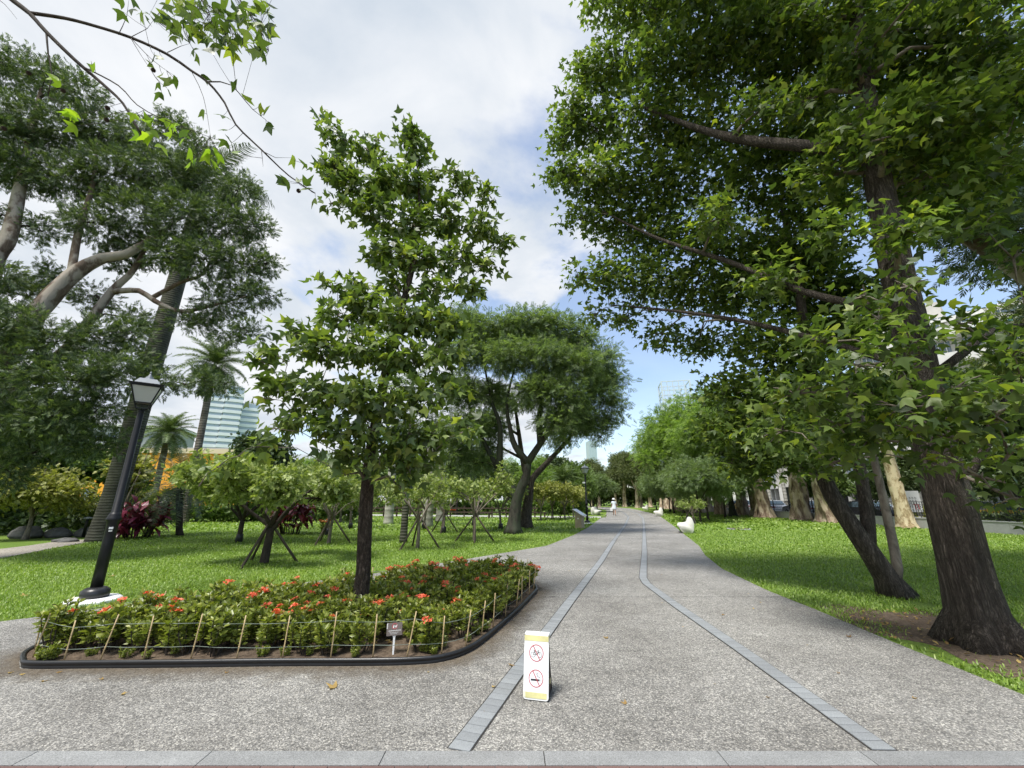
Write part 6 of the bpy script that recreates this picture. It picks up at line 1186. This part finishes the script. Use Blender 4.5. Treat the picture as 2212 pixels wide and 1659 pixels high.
# cars
M['tyre'] = simple('tyre', (.02, .02, .021), .8, .2); M['chrome'] = simple('wheel_alloy', (.45, .46, .47), .3, .5, .8, .05)
def car(loc, rz, col_, label):
    e = empty('parked_car', (*loc, .02), rz, label, 'car', 'cars on the street')
    t = NT('car_paint'); pm_ = t.end(t.pr(col_, .28, .5, Coat_Weight=.6))
    prof = [(-2.2, .32), (-2.25, .55), (-2.2, .80), (-1.95, .92), (-1.55, .98), (-1.0, 1.38), (-.4, 1.46), (.3, 1.44), (.75, 1.30), (1.25, .98), (1.95, .88), (2.2, .70), (2.25, .45), (2.15, .30), (1.75, .28), (1.65, .50), (1.4, .62), (1.15, .50), (1.05, .26), (-1.05, .26), (-1.15, .50), (-1.4, .62), (-1.65, .50), (-1.75, .28)]
    n = len(prof); V = []
    for y, s in ((-.86, 0), (-.80, 0), (.80, 0), (.86, 0)):
        for x_, z_ in prof: V.append((x_ * (1 if abs(y) < .85 else .985), (y * (1 - .22 * max(0, z_ - .9) / .56)), z_))
    m = MB(); tri = tessellate_polygon([[Vector((x_, z_, 0)) for x_, z_ in prof]])
    Fc = [(i * n + k, i * n + (k + 1) % n, (i + 1) * n + (k + 1) % n, (i + 1) * n + k) for i in range(3) for k in range(n)] + [tuple(t_) for t_ in tri] + [tuple(3 * n + q for q in t_[::-1]) for t_ in tri]
    m.add(V, Fc); m.build('body', pm_, e, bevel=.03)
    for sy in (-1, 1):
        for P in ([(-1.35, 1.0), (-.92, 1.33), (-.42, 1.39), (-.42, .98)], [(-.34, .98), (-.34, 1.39), (.28, 1.37), (.66, 1.25), (1.02, .98)]):
            m = MB(); W_ = []
            for dd in (.0, .012):
                for x_, z_ in P: W_.append((x_, sy * (.868 * (1 - .22 * max(0, z_ - .9) / .56) + dd), z_))
            k = len(P); m.add(W_, [tuple(range(k, 2 * k)) if sy < 0 else tuple(range(2 * k - 1, k - 1, -1)), tuple(range(k))] + [(i, (i + 1) % k, k + (i + 1) % k, k + i) for i in range(k)]); m.build('side_window', M['glass'], e)
    m = MB(); m.box((1.03, 0, 1.16), (.62, 1.36, .012), ry=R(33)); m.build('windscreen', M['glass'], e); m = MB(); m.box((-1.30, 0, 1.205), (.60, 1.32, .012), ry=R(-36)); m.build('rear_window', M['glass'], e)
    for x_ in (-1.4, 1.4):
        for y_ in (-.78, .78):
            w = MB(); w.tube([(x_, y_ - .1, .32), (x_, y_ + .1, .32)], .31, 20); wh = w.build('wheel', M['tyre'], e, bevel=.02); w = MB(); w.tube([(x_, y_ - .115, .32), (x_, y_ + .115, .32)], .19, 12); w.build('rim', M['chrome'], wh)
    for y_ in (-.62, .62): MB().box((2.16, y_, .70), (.14, .36, .12)).build('headlight', M['white'], e, bevel=.03); MB().box((-2.19, y_, .78), (.10, .34, .12)).build('tail_light', M['red_print'], e, bevel=.03)
for x_, y_, a, c_, lab in [(28.3, 23.5, 92, (.62, .42, .03), 'yellow taxi behind the flaky yellow trunk'), (27.8, 40.5, 86, (.45, .48, .52), 'silver car between the paperbark trunks'), (28.8, 47, 76, (.42, .46, .52), 'silver-blue car left of the broken stump'), (27.9, 33.6, 90, (.04, .04, .05), 'black car seen between the sweetgum stems'), (30.2, 54, 74, (.70, .70, .70), 'white car behind the fibrous paperbark trunk'), (31.6, 37.5, 88, (.72, .72, .71), 'white car in the lane beside the median'), (32, 61, 72, (.66, .42, .04), 'yellow taxi at the far end of the street'), (31.8, 28.5, 92, (.7, .7, .7), 'white car passing beyond the taxi'), (40, 31, -90, (.6, .62, .64), 'pale car across the street by the shops'), (30.8, 19.5, 91, (.40, .43, .47), 'grey car passing at the far right')]:
    car((x_, y_), R(a), c_, lab)
# parking sign and notice panel behind the fence
ps = empty('street_sign', (26.0, 28.6, .1), R(-40), 'round blue sign on a white panel and post behind the fence', 'sign')
MB().tube([(0, 0, 0), (0, 0, 2.7)], .035, 8).build('post', M['grey_metal'], ps); MB().box((0, -.05, 2.3), (.36, .03, .5)).build('panel', M['white'], ps)
m = MB(); m.tube([(0, -.066, 2.40), (0, -.075, 2.40)], .13, 24); m.build('blue_disc', simple('sign_blue', (.03, .12, .42), .4, .4), ps); MB().box((0, -.08, 2.42), (.035, .006, .15)).box((0, -.08, 2.46), (.09, .006, .035)).build('arrow', M['white'], ps)
nb = empty('street_notice', (25.6, 27.2, .1), R(-35), 'white notice panel with dark and red lettering behind the fence', 'sign')
MB().box((0, 0, 1.35), (.9, .04, 1.3)).build('panel', M['white'], nb); MB().box((-.3, 0, .35), (.05, .05, .7)).box((.3, 0, .35), (.05, .05, .7)).build('leg', M['grey_metal'], nb)
m = MB()
for k in range(3):
    for q in range(4): m.box((-.15 + q * .13, -.026, 1.55 - k * .17), (.09, .006, .02)).box((-.17 + q * .13, -.026, 1.58 - k * .17), (.02, .006, .1))
m.build('lettering', M['black_print'], nb); MB().box((.22, -.026, 1.15), (.3, .006, .05)).box((.15, -.026, 1.0), (.05, .006, .3)).box((.3, -.026, 1.0), (.05, .006, .3)).build('red_lettering', M['red_print'], nb)
for x_, y_, lab in [(27.2, 17.2, 'slim white street pole at the right edge'), (27.0, 30.5, 'slim grey street pole behind the sweetgum stems')]:
    e = empty('street_pole', (x_, y_, .1), 0, lab, 'pole'); MB().lathe([(.11, 0), (.09, .3), (.07, .4), (.055, 8)], sides=12).build('post', M['white'], e, True); MB().tube([(0, 0, 7.9), (.9, 0, 8.2), (1.8, 0, 8.25)], [.05, .04, .04], 8).build('arm', M['white'], e, True); MB().box((1.9, 0, 8.22), (.6, .2, .1)).build('lamp_head', M['grey_metal'], e, bevel=.02)

# ------------------------------------------------------------------ buildings
M['wall_white'] = simple('white_wall', (.62, .62, .60), .8, .2, 0, .07, 1.2); M['wall_pale'] = simple('pale_wall', (.50, .49, .46), .8, .2, 0, .1, .6)
M['wall_grey'] = simple('grey_wall', (.34, .35, .36), .8, .2, 0, .1, .5); M['wall_orange'] = simple('orange_wall', (.80, .36, .05), .8, .2, 0, .06, .4); M['wall_cream'] = simple('cream_wall', (.62, .52, .36), .8, .2, 0, .08, .5)
M['dark_void'] = simple('shop_interior', (.03, .03, .032), .6, .3); M['awning'] = simple('teal_awning', (.12, .30, .30), .6, .3); M['steel'] = simple('pale_steel', (.46, .53, .60), .5, .4, 0, .06, .3)
def boxpart(e, name, c, d, mat, **k): return MB().box(c, d, **k).build(name, mat, e)
# tower block on the left: white balcony bands over glass, two stepped wings
tw_ = empty('tower_block', (-183, 255, 0), R(34), 'pale tower block with white balcony bands behind the tall date palm', 'building')
wing = [(-5, 0, 7, 8, 66), (3.6, -2, 9, 9, 71), (13, 2, 10, 7, 62)]
pane_m = MB().box((0, 0, 0), (1.3, .2, 1.7)).mesh('window', M['tower_glass'])
for wx, wy, ww, wd, wh in wing:
    wl2 = boxpart(tw_, 'wall', (wx, wy, wh / 2), (ww, wd, wh), M['tower_glass'])
    nfl = int(wh / 3.6)
    band_m = MB().box((0, 0, 0), (ww + 1.0, wd + 1.0, 1.9)).mesh('balcony', M['tower_white'])
    for f in range(nfl):
        link('balcony', band_m, tw_, (wx, wy, 3.6 * f + .9))
        if f >= 6:
            for q in range(int(ww / 2)): link('window', pane_m, tw_, (wx - ww / 2 + 1.2 + q * 2.0, wy - wd / 2 - .05, 3.6 * f + 2.5))
    boxpart(tw_, 'roof', (wx, wy, wh + .6), (ww * .7, wd * .7, 1.6), M['wall_white'])
# orange hall, grey block above it
oh = empty('orange_hall', (-52, 66, 0), R(8), 'bright orange building behind the left trees', 'building')
boxpart(oh, 'wall', (0, 0, 4.1), (26, 10, 8.2), M['wall_orange']); boxpart(oh, 'cornice', (0, 0, 8.55), (26.8, 10.8, .7), M['wall_cream']); boxpart(oh, 'roof', (0, 0, 9.0), (25, 9, .3), M['wall_grey'])
for k in range(4): w = boxpart(oh, 'window', (-9 + k * 6, -5.03, 2.0), (1.4, .1, 2.2), M['glass']); boxpart(w, 'frame', (-9 + k * 6, -5.06, .85), (1.7, .2, .12), M['wall_cream'])
gb = empty('grey_block', (-112, 120, 0), R(20), 'low grey office block behind the orange building', 'building')
boxpart(gb, 'wall', (0, 0, 10.5), (26, 14, 21), M['wall_grey']); boxpart(gb, 'roof', (0, 0, 21.6), (28, 16, .7), M['wall_white']); boxpart(gb, 'penthouse', (3, 0, 23.5), (12, 8, 3.5), M['wall_grey'])
for f in range(5):
    for k in range(8): boxpart(gb, 'window', (-11 + k * 3.1, -7.03, 3 + f * 3.8), (1.8, .1, 1.7), M['glass'])
pb = empty('pale_block', (-22, 120, 0), 0, 'pale apartment block behind the young sweetgum crown', 'building')
boxpart(pb, 'wall', (0, 0, 11), (22, 12, 22), M['wall_white']); boxpart(pb, 'roof', (0, 0, 22.4), (23, 13, .8), M['wall_grey'])
for f in range(6):
    for k in range(7): boxpart(pb, 'window', (-9 + k * 3, -6.03, 3 + f * 3.3), (1.7, .1, 1.6), M['glass'])
# steel-crowned tower over the avenue
st = empty('steel_tower', (136, 330, 0), R(-12), 'pale tower with open steel roof frame over the avenue trees', 'building')
boxpart(st, 'wall', (0, 0, 38), (23, 18, 76), M['steel'])
for k in range(20): boxpart(st, 'window_band', (0, -9.06, 4 + k * 3.6), (21, .1, 1.9), M['glass'])
m = MB()
for sx in (-11, -6.6, -2.2, 2.2, 6.6, 11):
    for sy in (-8.5, 8.5): m.box((sx, sy, 86), (.7 if abs(sx) < 10 else 1.3, .7, 20))
for z_ in (78.5, 84, 88, 95.5):
    for sy in (-8.5, 8.5): m.box((0, sy, z_), (22, .6, .9))
    for sx in (-11, 11): m.box((sx, 0, z_), (.6, 16.4, .9))
for k in range(26): m.box((-10.5 + k * .84, -8.5, 80.5), (.16, .2, 6))
m.build('roof_frame', M['steel'], st)
tt = empty('teal_tower', (60, 310, 0), R(6), 'slim teal glass tower edge left of the avenue', 'building')
boxpart(tt, 'wall', (0, 0, 22), (6, 8, 44), simple('teal_glass', (.36, .46, .50), .3, .6))
for k in range(5): boxpart(tt, 'mullion', (-2.4 + k * 1.2, -4.06, 22), (.25, .14, 44), M['steel'])
# apartment house across the street with rounded balconies
ah = empty('apartment_house', (54, 46, 0), R(-52), 'pale apartment house with rounded balconies across the street at the right', 'building')
boxpart(ah, 'wall', (0, 0, 10.5), (18, 11, 21), M['wall_pale']); boxpart(ah, 'roof', (0, 0, 21.3), (18.6, 11.6, .5), M['wall_white']); boxpart(ah, 'penthouse', (-4, 1, 23.2), (7, 6, 3.4), M['wall_pale'])
for f in range(6):
    z_ = 4 + f * 3.0
    MB().prism([(-9.05 + 0, -5.5), (-9.05, -7.0)] + [(-1.4 + 2.2 * math.sin(a) if False else 4.5 + 1.8 * math.sin(a), -5.2 - 1.8 * math.cos(a)) for a in [R(10 * k) for k in range(10)]] + [(6.3, -5.5)], z_, z_ + 1.15).build('balcony', M['wall_white'], ah)
    for k in range(5):
        w = boxpart(ah, 'window', (-7.2 + k * 2.9, -5.53, z_ + 2.0), (1.9, .1, 1.5), M['glass'])
        for q in range(3): boxpart(w, 'grille', (-7.8 + k * 2.9 + q * .6, -5.62, z_ + 2.0), (.05, .05, 1.5), M['white'])
boxpart(ah, 'awning', (4, -6.3, 19.4), (5.4, 2.0, .2), M['awning'], rx=R(12))
for f in range(6):
    for k in range(3): boxpart(ah, 'window', (9.03, -3 + k * 3, 5.8 + f * 3), (.1, 1.5, 1.5), M['glass'])
# shops and arcade along the far pavement
for i, (x_, y_, rz_, L, mat, lab) in enumerate([(50, 22, 91, 22, 'wall_grey', 'white shop building across the street at the right edge'), (52, 67, 78, 26, 'wall_grey', 'grey arcaded building across the street behind the paperbarks'), (60, 98, 68, 30, 'wall_pale', 'pale building at the far end of the street')]):
    e = empty('shop_building', (x_, y_, 0), R(rz_), lab, 'building'); h_ = (9, 16, 18)[i]
    boxpart(e, 'wall', (0, -3, h_ / 2 + 2), (L, 8, h_ - 4), M[mat]); boxpart(e, 'roof', (0, -3, h_ + .3), (L + .6, 8.6, .6), M['wall_grey']); boxpart(e, 'shop_front', (0, -4.5, 2), (L, 5, 4), M['dark_void']); boxpart(e, 'fascia', (0, 1.15, 4.2), (L, .25, 1.0), M['wall_white'])
    for k in range(int(L / 4) + 1): boxpart(e, 'column', (-L / 2 + .3 + k * (L - .6) / int(L / 4), .6, 2), (.55, .55, 4), M['wall_white'])
    for f in range(max(1, int((h_ - 5) / 3.4))):
        for k in range(int(L / 2.6)): boxpart(e, 'window', (-L / 2 + 1.5 + k * 2.6, 1.03, 6.0 + f * 3.4), (1.5, .1, 1.6), M['glass'])

# ------------------------------------------------------------------ things behind the left lawn
rail = empty('wooden_rail', (-3, 39, 0), R(-8), 'dark wooden post-and-rail fence behind the pale walk', 'fence')
for k in range(18): boxpart(rail, 'post', (-17 + k * 1.3, 0, .5), (.12, .12, 1.0), M['wood_dark'])
for z_ in (.45, .8): boxpart(rail, 'rail', (-5.9, -.07, z_), (22.6, .07, .12), M['wood_dark'])
def park_bench(loc, rz, label):
    e = empty('park_bench', (*loc, 0), rz, label, 'bench')
    for k in range(4): boxpart(e, 'slat', (0, -.2 + k * .13, .45), (1.8, .11, .04), M['wood_dark'])
    for sx in (-.65, .65): boxpart(e, 'leg', (sx, 0, .215), (.12, .45, .43), M['wood_dark'])
park_bench((2.3, 38.6), R(-8), 'dark slatted bench right of the brown feathery trunk'); park_bench((-2.6, 36.5), R(-4), 'dark slatted bench left of the grey forking trunk')
M['rock'] = simple('dark_rock', (.12, .12, .115), .9, .2, 0, .35, 3, .6)
def rock(loc, s, seed, label):
    g_ = random.Random(seed); m = MB(); m.lathe([(.75, -.1), (1.0, .15), (.92, .45), (.6, .72), (.15, .8)], sides=10)
    m.v = [(x_ * s[0] * g_.uniform(.8, 1.15), y_ * s[1] * g_.uniform(.8, 1.15), z_ * s[2] * g_.uniform(.85, 1.1)) for x_, y_, z_ in m.v]
    o = m.build('rock', M['rock'], None, bevel=.04); o.location = (*loc, 0); tag(o, label, 'rock', 'rocks along the gravel walk')
for k, (x_, y_, s_, lab) in enumerate([(-16.95, 16.5, (.45, .3, .2), 'low dark rock at the tip of the gravel walk'), (-18.6, 19.0, (.5, .4, .5), 'grey boulder behind the gravel walk, nearest the palm'), (-19.5, 18.6, (.5, .4, .5), 'grey boulder behind the gravel walk, second from the palm'), (-20.4, 18.2, (.6, .45, .6), 'upright grey boulder left of the slim pale stem')]): rock((x_, y_), s_, k, lab)
bl_ = empty('bollard_light', (-18.3, 18.5, 0), 0, 'short black bollard light beside the gravel walk', 'bollard'); MB().lathe([(.06, 0), (.05, .6), (.05, .75)], sides=10).build('post', M['black_metal'], bl_, True); MB().lathe([(.16, .75), (.17, .80), (.03, .84)], sides=14).build('cap', M['grey_metal'], bl_, True)
ro = empty('aerial_root_tree', (-17.9, 19.6, 0), 0, 'bundle of pale thin stems left of the palm trunk', 'tree'); m = MB(); g_ = random.Random(3)
for k in range(24):
    a = g_.uniform(0, 6.28); q = g_.uniform(.1, .55); m.tube([(math.cos(a) * q, math.sin(a) * q, -.05), (math.cos(a) * q * .7 + g_.uniform(-.1, .1), math.sin(a) * q * .7, 1.2), (math.cos(a) * q * 1.3 + .4, math.sin(a) * q * 1.2, 2.6 + g_.random())], [.03, .025, .015], 5, .3)
m.build('trunk', M['bark_twig'], ro, True)
cl = [(g_.uniform(-.9, .6), g_.uniform(-.6, .6), 2.3 + g_.random() * .9, .45) for _ in range(8)]; gg = np.random.default_rng(8); pos, outw, sp, idx = sample_clumps(cl, 800, gg, 5, .15); V, Fc = leaf_arrays(pos, frames(len(pos), gg, outw, .2, .6, .6), .28 * gg.uniform(.7, 1.2, len(pos)), T_BROADSPRAY); c_ = link('crown', np_mesh('crown', V, Fc, LM['gold']), ro); c_['kind'] = 'stuff'
hedge('clipped_hedge', [(-33, 21), (-24, 20.4), (-18.8, 20.6)], 1.4, 1.5, 0, 'dark hedge behind the boulders of the gravel walk', LM['dark'], 330, 5, .3)
hedge('low_hedge', [(-30, 30), (-20, 31), (-12, 33)], 1.5, 1.1, 0, 'green hedge at the back of the left lawn', LM['wood'], 220, 6, .34)
hedge('low_hedge', [(-30, 52), (-12, 49), (0, 46.5), (8, 46)], 1.6, 1.2, 0, 'green hedge beyond the pale walk', LM['wood'], 120, 7, .45)
hedge('shrubbery', [(-2, 118), (10, 121), (20, 119), (30, 110), (38, 100)], 3, 4.2, 0, 'dark shrubbery closing the far end of the avenue', LM['mela'], 150, 9, .8)
rt = empty('orange_tray', (-3.0, 21.2, 1.02), 0, 'small orange-red tray hung in a sparse young tree', 'tray'); MB().lathe([(.02, .03), (.2, .02), (.22, .06), (.21, .07), (.19, .03)], sides=16).build('dish', LM['flower'], rt, True); MB().tube([(0, 0, .03), (0, 0, .35)], .006, 5).build('hanger', M['wire'], rt)
# low ixora in flower on the lawn
o = copy_tree(IX[1][0]); o.location = (-9.0, 20.6, 0); o.scale = (1.7, 1.3, 1.5); tag(o, 'single orange-flowered shrub on the lawn right of the second red plant', 'shrub'); del o['group']
for ch in [c for c in o.children if c.name.startswith('flower_head')]: bpy.data.objects.remove(ch)
for t_ in IX[1][1][:7]: link('flower_head', FL[0], o, t_, scale=1.2)
# fallen leaves
rs = random.Random(77); fme = np_mesh('leaf_blade', T_STAR[0] * np.array([1, 1, -1.4]), T_STAR[1], LM['litter'])
for x_, y_, s_, lab in [(-1.49, 4.03, .10, 'yellow fallen leaf on the path below the bed corner'), (.0, 4.52, .06, 'yellow fallen leaf between bed edging and notice stand'), (1.1, 5.3, .06, 'pale fallen leaf in the middle of the path'), (-3.2, 3.9, .045, 'tiny pale fallen leaf left on the path'), (-4.1, 4.15, .05, 'fallen leaf near the left bed corner'), (3.9, 5.35, .06, 'yellow fallen leaf at the right grass edge'), (-8.3, 9.2, .12, 'pale fallen leaf on the lawn behind the lamp'), (-8.0, 7.4, .12, 'curled pale leaf on the lawn left of the lamp'), (.9, 3.75, .05, 'dark fallen leaf right of the notice stand'), (2.9, 6.3, .05, 'dark leaf speck right of the paver strip'), (-.2, 3.6, .035, 'dark leaf scrap left of the notice stand')]:
    o = link('fallen_leaf', fme); o.location = (x_, y_, .03 if abs(x_) > 5 else .02); o.rotation_euler = (rs.uniform(-.2, .2), rs.uniform(-.2, .2), rs.uniform(0, 6)); o.scale = (s_,) * 3; tag(o, lab, 'leaf', 'fallen leaves')

for k in range(26):
    x_, y_ = (rs.uniform(-3.5, 3.6), rs.uniform(3.2, 4.4)) if k < 8 else (rs.uniform(.6, 4.0), rs.uniform(4.5, 11)) if k < 20 else (rs.uniform(-4.8, -1.0), rs.uniform(4.18, 4.36))
    o = link('fallen_leaf', fme); o.location = (x_, y_, .022); o.rotation_euler = (rs.uniform(-.2, .2), rs.uniform(-.2, .2), rs.uniform(0, 6)); o.scale = (rs.uniform(.018, .04),) * 3
    tag(o, 'tiny dry leaf scrap lying on the grey path', 'leaf', 'leaf scraps on the path')
